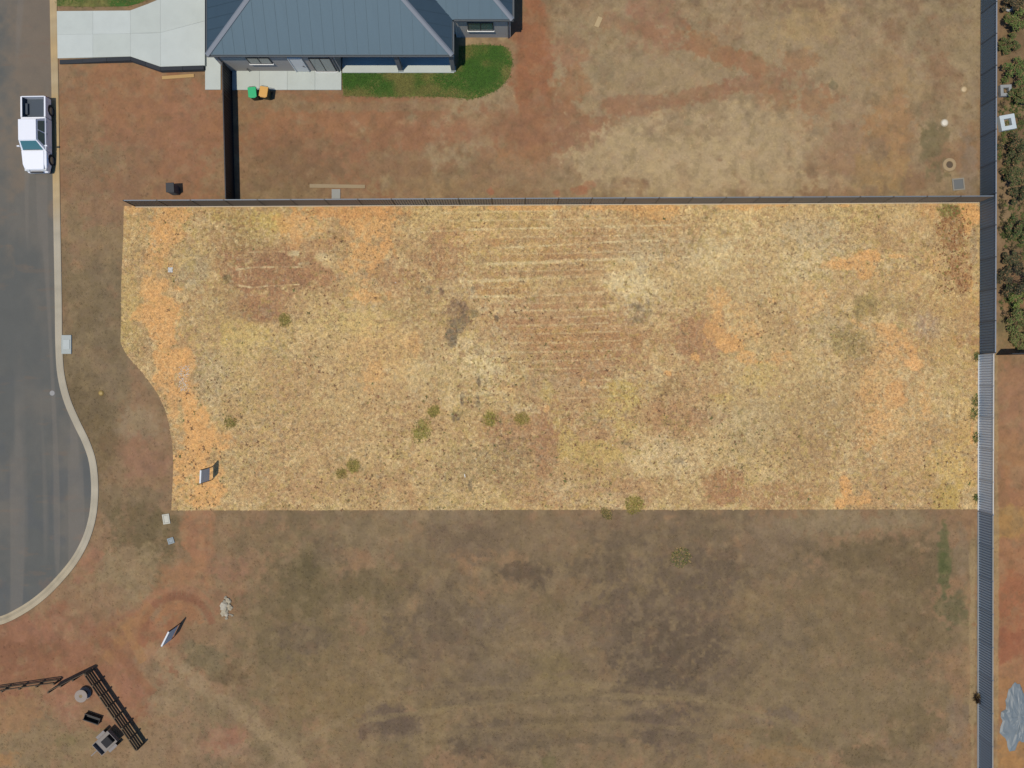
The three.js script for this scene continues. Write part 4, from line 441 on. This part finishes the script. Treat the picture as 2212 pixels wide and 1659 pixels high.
pit('service_pit', 'white service pit lid just below the corner of the pale block', 359, 1121, 0.5, 0.72, [196, 196, 184], 0.15);
pit('service_pit', 'small blue grey service pit lid further down the same verge', 369, 1168, 0.46, 0.44, [150, 160, 164], 0.3);
pit('service_pit', 'grey pit lid with dark centre next to the fence corner', 2070, 398, 0.86, 0.86, [146, 142, 132], 0.1, [104, 108, 110]);
{ const [x, z] = P(2050, 356), t = thing('concrete_ring', 'tan concrete manhole ring with dark hole in the grassy yard', 'ring', [x, 0.002, z]); mesh('rim', new THREE.LatheGeometry([[0.24, 0], [0.24, 0.1], [0.27, 0.12], [0.45, 0.12], [0.48, 0.09], [0.5, 0]].map(([a, b]) => new THREE.Vector2(a, b)), 28), conc(170, 148, 114), t); mesh('lid', new THREE.CylinderGeometry(0.235, 0.235, 0.03, 24).translate(0, 0.02, 0), std(col(92, 78, 62), 0.9), t); }
{ const mk = (u, v, r, rgb, label) => { const [x, z] = P(u, v), t = thing('survey_marker', label, 'marker', [x, 0, z]); mesh('cap', new THREE.LatheGeometry([[0, 0.1], [r * 0.6, 0.095], [r * 0.92, 0.07], [r, 0.03], [r, 0]].map(([a, b]) => new THREE.Vector2(a, b)), 20), std(col(...rgb), 0.6), t); mesh('collar', new THREE.CylinderGeometry(r * 1.25, r * 1.35, 0.035, 20).translate(0, 0.0175, 0), std(col(rgb[0] * 0.8, rgb[1] * 0.78, rgb[2] * 0.75), 0.9), t); };
  mk(2040.5, 265, 0.21, [222, 216, 200], 'round white cap on the bare yard near the blue grey fence'); mk(2082, 193, 0.19, [200, 178, 140], 'round cream cap on the yard close to the blue grey fence'); mk(218, 849, 0.15, [168, 142, 78], 'round yellow hydrant cover on the brown verge'); }
{ const [x, z] = P(110.5, 849), t = solo('road_marker', new THREE.CylinderGeometry(0.17, 0.19, 0.018, 18).translate(x, -0.088, z), std(col(150, 150, 150), 0.8), 'small pale round marker on the asphalt near the kerb', 'marker'); }
// square white risers beyond the fence
function riser(label, u, v, s, h, rgb, turn) { const [x, z] = P(u, v), t = thing('concrete_riser', label, 'riser', [x, 0, z], turn, 'risers beyond the fence'); const w = s * 0.26, m = conc(...rgb); for (const k of [-1, 1]) { mesh('wall', box(s, h, w, 0, h / 2, k * (s - w) / 2), m, t); mesh('wall', box(w, h - 0.004, s - 2 * w - 0.004, k * (s - w) / 2, h / 2, 0), m, t); } mesh('base', box(s - 2 * w, 0.04, s - 2 * w, 0, 0.02, 0), std(col(140, 118, 92), 0.95), t); }
riser('square white concrete riser ring lying behind the blue grey fence', 2171, 267, 1.08, 0.35, [196, 210, 218], 0.18);
riser('smaller grey concrete riser ring among the shrubs behind the fence', 2168, 198, 0.8, 0.3, [150, 156, 160], 0.05);
solo('stone_block', new THREE.IcosahedronGeometry(0.3, 2).scale(1, 0.6, 0.9).translate(...(([x, z]) => [x, 0.14, z])(P(2177, 19))), conc(186, 190, 192), 'small whitish stone lying beside the topmost shrub', 'stone');
// T of concrete strips behind the fence, timber offcuts
{ const t = thing('concrete_strip', 'pale concrete strips laid as a tee behind the long dark fence', 'strip'); const m = conc(160, 142, 112), bar = F(1161, 690), end = F(1369, 704); mesh('slab', prism([[bar[0], 0.05, bar[1]], [end[0], 0.05, bar[1] + 0.06], [end[0], 0.05, end[1] + 0.04], [bar[0], 0.05, end[1]]], 0, -0.03), m, t); const a = F(1244, 707), b = F(1276, 745); mesh('slab', prism([[a[0], 0.06, a[1] + 0.05], [b[0], 0.06, a[1] + 0.05], [b[0], 0.06, b[1]], [a[0], 0.06, b[1]]], 0, -0.03), conc(156, 158, 154), t); }
function plank(label, u0, v0, u1, v1, w, rgb) { const [x0, z0] = P(u0, v0), [x1, z1] = P(u1, v1), L = Math.hypot(x1 - x0, z1 - z0); const m = solo('timber_plank', rbox(L, 0.05, w, 0.01, 0, 0.026, 0), std(col(...rgb), 0.9, 0, { map: concTex }), label, 'plank'); m.position.set((x0 + x1) / 2, 0, (z0 + z1) / 2); m.rotation.y = Math.atan2(-(z1 - z0), x1 - x0); return m; }
plank('pale timber plank on red soil below the driveway wall', 350, 168, 419, 163, 0.24, [188, 154, 100]);
plank('short pale timber offcut lying alone in the top yard', 1288, 58, 1297, 37, 0.34, [186, 164, 124]);
{ const [x, z] = F(660, 716), t = thing('utility_pillar', 'dark utility pillar standing behind the left end of the long fence', 'pillar', [x, 0, z], 0.05); mesh('body', rbox(0.52, 0.95, 0.62, 0.03, 0, 0.475, 0), std(col(84, 92, 104), 0.6), t); mesh('cap', rbox(0.58, 0.08, 0.68, 0.02, 0, 0.98, 0), std(col(44, 46, 50), 0.7), t); mesh('door', rbox(0.4, 0.7, 0.02, 0.008, 0, 0.5, 0.315), std(col(100, 110, 122), 0.6), t); }
// gear beside the slat fence
{ const [x, z] = F(318, 2600), t = thing('cable_drum', 'grey round cable drum lying by the dark slat fence', 'drum', [x, 0, z]); const m = std(col(150, 140, 132), 0.85); const fl = new THREE.LatheGeometry([[0.12, 0], [0.44, 0], [0.46, 0.02], [0.44, 0.05], [0.12, 0.05], [0.12, 0]].map(([a, b]) => new THREE.Vector2(a, b)), 28); const b = mesh('flange', fl, m, t); const c = mesh('flange', fl, m, t); c.position.y = 0.5; mesh('core', new THREE.CylinderGeometry(0.2, 0.2, 0.45, 20, 1, true).translate(0, 0.275, 0), timber[0], t); mesh('hub', new THREE.CylinderGeometry(0.12, 0.12, 0.54, 14).translate(0, 0.27, 0), std(col(140, 120, 86), 0.9), t); }
{ const [x, z] = F(352, 2690), t = thing('trough', 'long black trough lying on the soil inside the slat fence', 'trough', [x, 0, z], -0.33); const m = std(col(40, 38, 36), 0.7); for (const s of [-1, 1]) { mesh('side', box(1.15, 0.34, 0.03, 0, 0.17, s * 0.21), m, t); mesh('end', box(0.03, 0.33, 0.388, s * 0.56, 0.17, 0), m, t); } mesh('bottom', box(1.08, 0.03, 0.388, 0, 0.016, 0), m, t); mesh('rim', merge([box(1.2, 0.025, 0.06, 0, 0.353, 0.22), box(1.2, 0.025, 0.06, 0, 0.353, -0.22)]), m, t); }
{ const [x, z] = F(412, 2770), t = thing('box_trailer', 'small grey box trailer with dark load at the end of the slat fence', 'trailer', [x, 0, z], 0.75); const m = std(col(120, 116, 116), 0.6), d = std(col(34, 32, 32), 0.9); mesh('floor', box(1.5, 0.05, 1.0, 0, 0.42, 0), m, t); for (const s of [-1, 1]) { mesh('side', box(1.5, 0.3, 0.03, 0, 0.595, s * 0.5), m, t); mesh('end', box(0.03, 0.298, 0.96, s * 0.735, 0.595, 0), m, t); const w = mesh('wheel', new THREE.CylinderGeometry(0.28, 0.28, 0.17, 20).rotateX(Math.PI / 2), rubberM(), t); w.position.set(0.1, 0.28, s * 0.64); mesh('mudguard', rbox(0.74, 0.03, 0.22, 0.01, 0.1, 0.6, s * 0.64), m, t); } mesh('drawbar', merge([box(0.9, 0.06, 0.06, -1.1, 0.4, 0.0), box(0.06, 0.37, 0.06, -1.4, 0.185, 0)]), m, t); mesh('load', rbox(0.66, 0.36, 0.62, 0.05, 0.2, 0.63, 0.05), d, t); }
function rubberM() { return std(col(38, 38, 40), 0.9); }
// rubble, tarpaulin
{ const [x, z] = P(488, 1314), t = thing('rubble_pile', 'scattered pile of pale concrete rubble on the dirt below the block', 'rubble', [x, 0, z]); const ms = [conc(178, 168, 146), conc(160, 152, 134), conc(190, 184, 168)]; for (let i = 0; i < 26; i++) { const r = rr(0.07, 0.24) * (i < 8 ? 1.3 : 0.8), g = new THREE.IcosahedronGeometry(r, 1), p = g.attributes.position; const q = mergeVertices(g.deleteAttribute('normal').deleteAttribute('uv')), pp = q.attributes.position; for (let k = 0; k < pp.count; k++) { const f = 0.7 + 0.5 * hash(k, i, 811); pp.setXYZ(k, pp.getX(k) * f, pp.getY(k) * f * 0.6, pp.getZ(k) * f); } q.computeVertexNormals(); const m = mesh('piece', q.toNonIndexed(), ms[i % 3], t); m.geometry.computeVertexNormals(); m.position.set((rnd() + rnd() - 1) * 0.5, r * 0.3, (rnd() + rnd() - 1) * 1.0 + 0.1); m.rotation.y = rr(0, 6); } }
{ const n = 26, pos = [], inside = (a, r) => r * (0.35 + 1.1 * fbm(Math.cos(a) * 2.2 + 4, Math.sin(a) * 2.2, 841, 4)); const [x, z] = P(2203, 1548), g = [], hgt = (u, v) => 0.03 + 0.3 * Math.abs(fbm(u * 2.6, v * 1.6, 851, 4) - 0.5) + 0.04 * fbm(u * 7, v * 7, 857, 2); for (let i = 0; i < 48; i++) { const a = i / 48 * 6.283, b = (i + 1) / 48 * 6.283; for (let k = 0; k < 8; k++) { const q = (an, f) => { const R = inside(an, 1), px = Math.cos(an) * R * f * 1.25, pz = Math.sin(an) * R * f * 2.4; return [x + px, f > 0.99 ? 0.012 : hgt(px, pz), z + pz]; }; const f0 = k / 8, f1 = (k + 1) / 8; pos.push(...q(a, f0), ...q(b, f1), ...q(a, f1)); if (k) pos.push(...q(a, f0), ...q(b, f0), ...q(b, f1)); } } solo('tarpaulin', fromTris(pos), std(col(112, 124, 132), 0.55), 'crumpled blue grey tarpaulin on orange soil behind the light grey fence', 'tarpaulin'); }

// ---------------------------------------------------------------- plants
// blades of one clump: many narrow bent leaves from a spread-out base
function bladeClump(r, n, len, lift, sd, rgb, spread) { const pos = [], c = []; for (let i = 0; i < n; i++) { const a = hash(i, 1, sd) * 6.283, q = Math.sqrt(hash(i, 2, sd)) * r * (0.65 + 0.6 * fbm(Math.cos(a) * 1.2 + 7, Math.sin(a) * 1.2, sd, 3)), x = Math.cos(a) * q, z = Math.sin(a) * q * spread, b = hash(i, 3, sd) * 6.283, L = len * (0.5 + hash(i, 4, sd)), w = 0.012 + 0.014 * hash(i, 5, sd), up = lift * (0.3 + hash(i, 6, sd)), dx = Math.cos(b), dz = Math.sin(b); const m = [x + dx * L * 0.5, up * L, z + dz * L * 0.5], e = [x + dx * L, up * L * 0.75, z + dz * L]; pos.push(x - dz * w, 0, z + dx * w, x + dz * w, 0, z - dx * w, ...m, ...m, x + dz * w, 0, z - dx * w, ...e); const k = 0.6 + 0.8 * hash(i, 7, sd), t = hash(i, 8, sd) < 0.3 ? [176, 148, 92] : rgb; for (let v = 0; v < 6; v++) c.push(lin1(t[0]) / K[0] * k, lin1(t[1]) / K[1] * k, lin1(t[2]) / K[2] * k); } const g = new THREE.BufferGeometry(); g.setAttribute('position', new THREE.Float32BufferAttribute(pos, 3)); g.setAttribute('color', new THREE.Float32BufferAttribute(c, 3)); g.computeVertexNormals(); return g; }
const leafMat = new THREE.MeshStandardMaterial({ vertexColors: true, roughness: 0.9, side: THREE.DoubleSide });
const clumps = [
  [614, 691, 0.42, 1.1, [118, 112, 56], 'olive green weed clump at the edge of the red grass patch'],
  [497, 912, 0.42, 1.0, [112, 108, 52], 'olive green weed clump alone near the orange soil strip'],
  [911, 931, 0.62, 1.2, [120, 118, 46], 'largest olive green weed clump in the middle of the block'],
  [937, 888, 0.42, 0.8, [124, 118, 54], 'thin olive weed clump just above the largest clump'],
  [1058, 905, 0.42, 1.3, [124, 120, 48], 'narrow olive weed clump between the largest clump and its neighbour'],
  [1125, 904, 0.5, 0.8, [122, 116, 46], 'broad olive weed clump beside the red brown grass'],
  [763, 1006, 0.42, 1.0, [118, 112, 52], 'olive weed clump in the lower part of the straw grass'],
  [737, 1022, 0.42, 0.8, [128, 118, 60], 'faded olive weed clump touching the clump above it'],
  [1370, 1092, 0.62, 1.0, [118, 112, 42], 'olive weed clump on the lower boundary of the pale block'],
  [1310, 1110, 0.45, 0.6, [96, 94, 48], 'small green weed clump just below the lower boundary'],
  [1472, 1202, 0.62, 1.0, [82, 92, 44], 'dark green weed clump alone in the brown southern paddock'],
];
clumps.forEach(([u, v, r, s, rgb, label], i) => { const [x, z] = P(u, v), m = solo('weed_clump', bladeClump(r * 1.2, Math.round(700 * r), 0.16, 0.22, 900 + i, rgb.map((q) => q * 1.1), s), leafMat, label, 'weed', 'green weed clumps'); m.position.set(x, 0.003, z); m.rotation.y = i * 1.3; });
// leafy weeds along the foot of the light fence
[[2108, 866, 0.26, 'bushy green weed at the light grey fence foot, uppermost of three'], [2106, 893, 0.3, 'bushy green weed at the light grey fence foot, middle of three'], [2109, 946, 0.22, 'bushy green weed at the light grey fence foot, lowest of three'], [2111, 770, 0.16, 'small green weed where the dark fence meets the light fence'], [2110, 1075, 0.16, 'small green weed at the light fence near the lower boundary']].forEach(([u, v, r, label], i) => { const [x, z] = P(u, v), m = solo('fence_weed', bladeClump(r, 150, 0.18, 0.45, 950 + i, [98, 122, 62], 1.6), leafMat, label, 'weed', 'weeds along the light fence'); m.position.set(x - 0.05, 0.003, z); });
solo('dead_bush', bladeClump(0.2, 160, 0.25, 0.9, 977, [74, 58, 46], 1.1), leafMat, 'small dead dark bush at the light fence in the southern paddock', 'bush').position.set(...(([x, z]) => [x - 0.1, 0.003, z])(P(2113, 1507)));

// shrubs beyond the right fence: short trunk, limbs, leaf clumps through the crown
function shrub(label, u, v, r, h, rgb, sd) {
  const [x, z] = P(u, v, h * 0.5), t = thing('shrub', label, 'shrub', [x, 0, z], sd, 'shrubs behind the blue grey fence'); const bark = std(col(96, 78, 60), 0.95), limbs = [];
  mesh('trunk', new THREE.CylinderGeometry(0.03, 0.06, h * 0.5, 7).translate(0, h * 0.25, 0), bark, t);
  const tips = []; for (let i = 0; i < 17; i++) { const a = i * 2.4 + hash(i, 1, sd), q = r * (0.2 + 1.0 * hash(i, 2, sd)), y = h * (0.3 + 0.65 * hash(i, 3, sd)) * (1 - 0.3 * q / r), s = new THREE.Vector3(0, h * 0.25, 0), e = new THREE.Vector3(Math.cos(a) * q, y, Math.sin(a) * q); tips.push(e); const L = s.distanceTo(e), g = new THREE.CylinderGeometry(0.008, 0.022, L, 5).translate(0, L / 2, 0).applyQuaternion(new THREE.Quaternion().setFromUnitVectors(new THREE.Vector3(0, 1, 0), e.clone().sub(s).normalize())).translate(s.x, s.y, s.z); limbs.push(g); }
  mesh('limb', merge(limbs), bark, t);
  const pos = [], c = []; for (let i = 0; i < 1700; i++) { const e = tips[Math.floor(hash(i, 14, sd) ** 1.4 * 17)], a = hash(i, 4, sd) * 6.283, b = Math.acos(2 * hash(i, 5, sd) - 1), q = r * 0.34 * Math.sqrt(hash(i, 6, sd)), px = e.x + Math.sin(b) * Math.cos(a) * q, py = Math.max(0.06, e.y + Math.cos(b) * q * 0.8), pz = e.z + Math.sin(b) * Math.sin(a) * q, d = hash(i, 7, sd) * 6.283, L = 0.05 + 0.06 * hash(i, 8, sd), w = L * 0.32, up = (hash(i, 9, sd) - 0.4) * L, dx = Math.cos(d), dz = Math.sin(d); pos.push(px - dx * L, py, pz - dz * L, px + dz * w, py + up * 0.5, pz - dx * w, px + dx * L, py + up, pz + dz * L, px - dx * L, py, pz - dz * L, px + dx * L, py + up, pz + dz * L, px - dz * w, py + up * 0.4, pz + dx * w); const k = 0.6 + 1.1 * hash(i, 10, sd), lf = hash(i, 12, sd) < 0.22 ? [116, 92, 62] : rgb; for (let n = 0; n < 6; n++) c.push(lin1(lf[0]) / K[0] * k, lin1(lf[1]) / K[1] * k, lin1(lf[2]) / K[2] * k); }
  const g = new THREE.BufferGeometry(); g.setAttribute('position', new THREE.Float32BufferAttribute(pos, 3)); g.setAttribute('color', new THREE.Float32BufferAttribute(c, 3)); g.computeVertexNormals(); mesh('crown', g, leafMat, t);
}
shrub('leafy green shrub at the very top behind the blue grey fence', 2202, 44, 0.85, 1.3, [88, 104, 46], 1011);
shrub('dark shrub in the top right corner beside the whitish stone', 2190, 4, 0.6, 1.2, [62, 60, 38], 1012);
shrub('green shrub just above the smaller riser ring', 2196, 152, 0.8, 1.3, [80, 98, 44], 1013);
shrub('dark green shrub just right of the smaller riser ring', 2206, 205, 0.6, 1.1, [78, 92, 44], 1014);
shrub('dark shrub below the square white riser ring', 2196, 318, 0.85, 1.4, [64, 70, 36], 1015);
shrub('dark green shrub nearest the corner where the fences meet', 2192, 372, 0.8, 1.3, [72, 80, 40], 1016);
shrub('bushy shrub between the fence corner and the tall dark shrub', 2206, 495, 0.8, 1.4, [70, 84, 40], 1017);
shrub('tall dark shrub midway along the blue grey fence', 2196, 606, 0.9, 1.7, [58, 60, 36], 1018);
shrub('bright green shrub just below the tall dark shrub', 2194, 640, 0.7, 1.1, [92, 108, 48], 1019);
shrub('green shrub just above the black side fence', 2203, 690, 0.8, 1.0, [88, 100, 50], 1020);

[[2182, 95, 0.5, 0.9, [76, 88, 42], 'small shrub between the topmost shrub and the one above the smaller ring'], [2204, 420, 0.6, 1.0, [66, 72, 40], 'sparse shrub just below the fence corner shrub'], [2184, 560, 0.5, 0.9, [62, 66, 38], 'small dark shrub between the bushy shrub and the tall dark one'], [2206, 735, 0.6, 0.7, [96, 104, 56], 'low pale green shrub touching the black side fence']].forEach(([u, v, r, h, c, label], i) => shrub(label, u, v, r, h, c, 1031 + i));

// dry grass, small weeds and pebbles, too many to count
const inPoly = (poly, x, z) => { let r = false; for (let i = 0, j = poly.length - 1; i < poly.length; j = i++) if ((poly[i][1] > z) !== (poly[j][1] > z) && x < (poly[j][0] - poly[i][0]) * (z - poly[i][1]) / (poly[j][1] - poly[i][1]) + poly[i][0]) r = !r; return r; };
function tuftGeo(n, len, lift, w, sd) { const pos = []; for (let i = 0; i < n; i++) { const a = (i + hash(i, 1, sd)) / n * 6.283, L = len * (0.5 + 0.7 * hash(i, 2, sd)), u = lift * (0.3 + hash(i, 3, sd)), ox = (hash(i, 4, sd) - 0.5) * len * 0.7, oz = (hash(i, 5, sd) - 0.5) * len * 0.7, dx = Math.cos(a), dz = Math.sin(a); pos.push(ox - dz * w, 0, oz + dx * w, ox + dz * w, 0, oz - dx * w, ox + dx * L, u * L, oz + dz * L); } return fromTris(pos); }
const dryMat = std(0xffffff, 0.95);
function scatter(name, label, geo, list) { const m = new THREE.InstancedMesh(geo, dryMat, list.length), o = new THREE.Object3D(), c = new THREE.Color(); list.forEach(([x, y, z, s, rgb], i) => { o.position.set(x, y, z); o.rotation.y = rnd() * 6.283; o.scale.setScalar(s); o.updateMatrix(); m.setMatrixAt(i, o.matrix); m.setColorAt(i, c.setRGB(...rgb.map((q) => Math.min(q, 0.85)))); }); m.name = name; m.castShadow = m.receiveShadow = true; m.userData = { kind: 'stuff', label }; scene.add(m); }
{ const list = []; while (list.length < 90000) { const x = rr(LB[0], LB[2]), z = rr(LB[1] + 0.3, LB[3]); if (!inPoly(lotPoly, x, z)) continue; const c = lotMap.at(x, z), bare = c[0] / Math.max(c[2], 0.01); if (bare > 3.6 && rnd() < 0.92) continue; const k = rr(0.7, 1.35); list.push([x, 0.004, z, rr(0.6, 1.6), c.map((q) => q * k)]); } scatter('dry_grass', 'short dry straw grass over the pale block', tuftGeo(7, 0.085, 0.32, 0.008, 1101), list); }
{ const list = []; while (list.length < 2000) { const x = rr(LB[0], LB[2]), z = rr(LB[1] + 0.4, LB[3]); if (!inPoly(lotPoly, x, z)) continue; const v = z / PM + 829.4, u = x / PM + 1105.8, d = fbm(x * 0.22, z * 0.22, 1201, 3) + (v > 960 ? 0.14 : 0) + (Math.abs(u - 1000) < 70 ? 0.1 : 0) + (u > 1600 && u < 1850 && v > 900 ? 0.08 : 0) - 0.08; if (rnd() > sstep(0.42, 0.66, d) * 0.9 + 0.05) continue; const pick = rnd(), c = pick < 0.45 ? [122, 92, 64] : pick < 0.72 ? [134, 98, 70] : pick < 0.9 ? [116, 108, 60] : [92, 100, 54]; const k = rr(0.7, 1.3); list.push([x, 0.006, z, rr(0.45, 1.1) * (rnd() < 0.08 ? 1.6 : 1), c.map((q, i) => lin1(q) / K[i] * k)]); } for (let i = 0; i < 300; i++) { const [u, v] = C(900 + (rnd() + rnd() + rnd() - 1.5) * 95 + 0.1 * i / 8, 95 + 440 * (i / 300), 0, 0), [x, z] = P(u, v), k = rr(0.7, 1.4), c = rnd() < 0.75 ? [138, 92, 58] : [122, 114, 58]; if (inPoly(lotPoly, x, z)) list.push([x, 0.006, z, rr(0.5, 1.2), c.map((q, n) => lin1(q) / K[n] * k)]); } scatter('weeds', 'small dark broadleaf weeds dotted through the straw', tuftGeo(12, 0.095, 0.35, 0.02, 1203), list); }
{ const list = []; while (list.length < 34000) { const x = rr(GB[0], GB[2]), z = rr(GB[1], GB[3]); if (inPoly(lotPoly, x, z) || !inPoly(landPoly, x, z) || Math.abs(x) > 41 || Math.abs(z) > 31) continue; const u = x / PM + 1105.8, v = z / PM + 829.4; if (v < 160 && u < 1120) continue; const c = landMap.at(x, z); if (c[0] / Math.max(c[1], 0.01) > 1.7 && rnd() < 0.8) continue; const k = rr(0.85, 1.25); list.push([x, 0.002, z, rr(0.8, 1.9), c.map((q) => q * k)]); } scatter('dry_grass_001', 'brown dry grass of the yards and paddocks around', tuftGeo(7, 0.085, 0.25, 0.009, 1103), list); }
{ const list = []; for (const [poly, n] of [[lawnA, 9000], [lawnB, 4000]]) { const q = poly.map(([u, v]) => P(u, v)), xs = q.map((p) => p[0]), zs = q.map((p) => p[1]); let k = 0; while (k < n) { const x = rr(Math.min(...xs), Math.max(...xs)), z = rr(Math.min(...zs), Math.max(...zs)); if (!inPoly(q, x, z)) continue; k++; const f = fbm(x * 0.5, z * 0.5, 1301, 3), c = mix3([68, 108, 32], [124, 122, 64], sstep(0.42, 0.62, f)), b = rr(0.7, 1.4); list.push([x + rr(-0.14, 0.14), 0.022, z + rr(-0.14, 0.14), rr(0.6, 1.2), c.map((w, i) => lin1(w) / K[i] * b)]); } } scatter('grass', 'green lawn grass around the house', tuftGeo(8, 0.08, 0.8, 0.008, 1303), list); }
{ const list = []; for (let i = 0; i < 900; i++) { const g = i < 160, [x, z] = g ? P(rr(386, 408), rr(790, 845)) : [rr(LB[0], LB[2]), rr(LB[1] + 0.4, LB[3])]; if (!inPoly(lotPoly, x, z)) continue; const k = rr(0.5, 0.85); list.push([x, 0.008, z, g ? rr(0.5, 1.3) : rr(0.3, 0.8) * (rnd() < 0.04 ? 2 : 1), [k * 0.62, k * 0.56, k * 0.46]]); } scatter('pebbles', 'pale pebbles scattered on the orange soil', new THREE.IcosahedronGeometry(0.03, 0).scale(1, 0.6, 1.2), list); }
{ const list = []; for (let i = 0; i < 2600; i++) { const x = rr(35.1, 40), z = rr(-29, -2.6), d = fbm(x * 0.5, z * 0.35, 1501, 3); if (d < 0.46) continue; const c = d > 0.6 ? [88, 98, 48] : rnd() < 0.5 ? [96, 88, 52] : [74, 64, 44], k = rr(0.6, 1.4); list.push([x, 0.002, z, rr(1, 2.4), c.map((q, n) => lin1(q) / K[n] * k)]); } scatter('undergrowth', 'low green and brown scrub between the shrubs behind the fence', tuftGeo(9, 0.12, 0.8, 0.014, 1503), list); }
// litter
{ const [x, z] = F(1743, 1784), m = solo('white_stake', rbox(0.05, 0.03, 0.24, 0.008, 0, 0.016, 0), whiteMat, 'short white peg lying in the straw near the lower boundary', 'peg'); m.position.set(x, 0.005, z); m.rotation.y = 0.2; }
{ const [x, z] = F(638, 1011), t = thing('plastic_scrap', 'pale grey scrap of plastic in the straw near the upper left', 'litter', [x, 0.006, z]); const pos = []; for (let i = 0; i < 6; i++) for (let k = 0; k < 6; k++) { const q = (a, b) => [(a - 3) * 0.055 + 0.03 * hash(a, b, 1401), 0.01 + 0.05 * hash(a, b, 1402), (b - 3) * 0.06 + 0.03 * hash(a, b, 1403)]; pos.push(...q(i, k), ...q(i, k + 1), ...q(i + 1, k), ...q(i + 1, k), ...q(i, k + 1), ...q(i + 1, k + 1)); } mesh('sheet', fromTris(pos), std(col(196, 196, 192), 0.6), t); }

renderer.render(scene, camera);
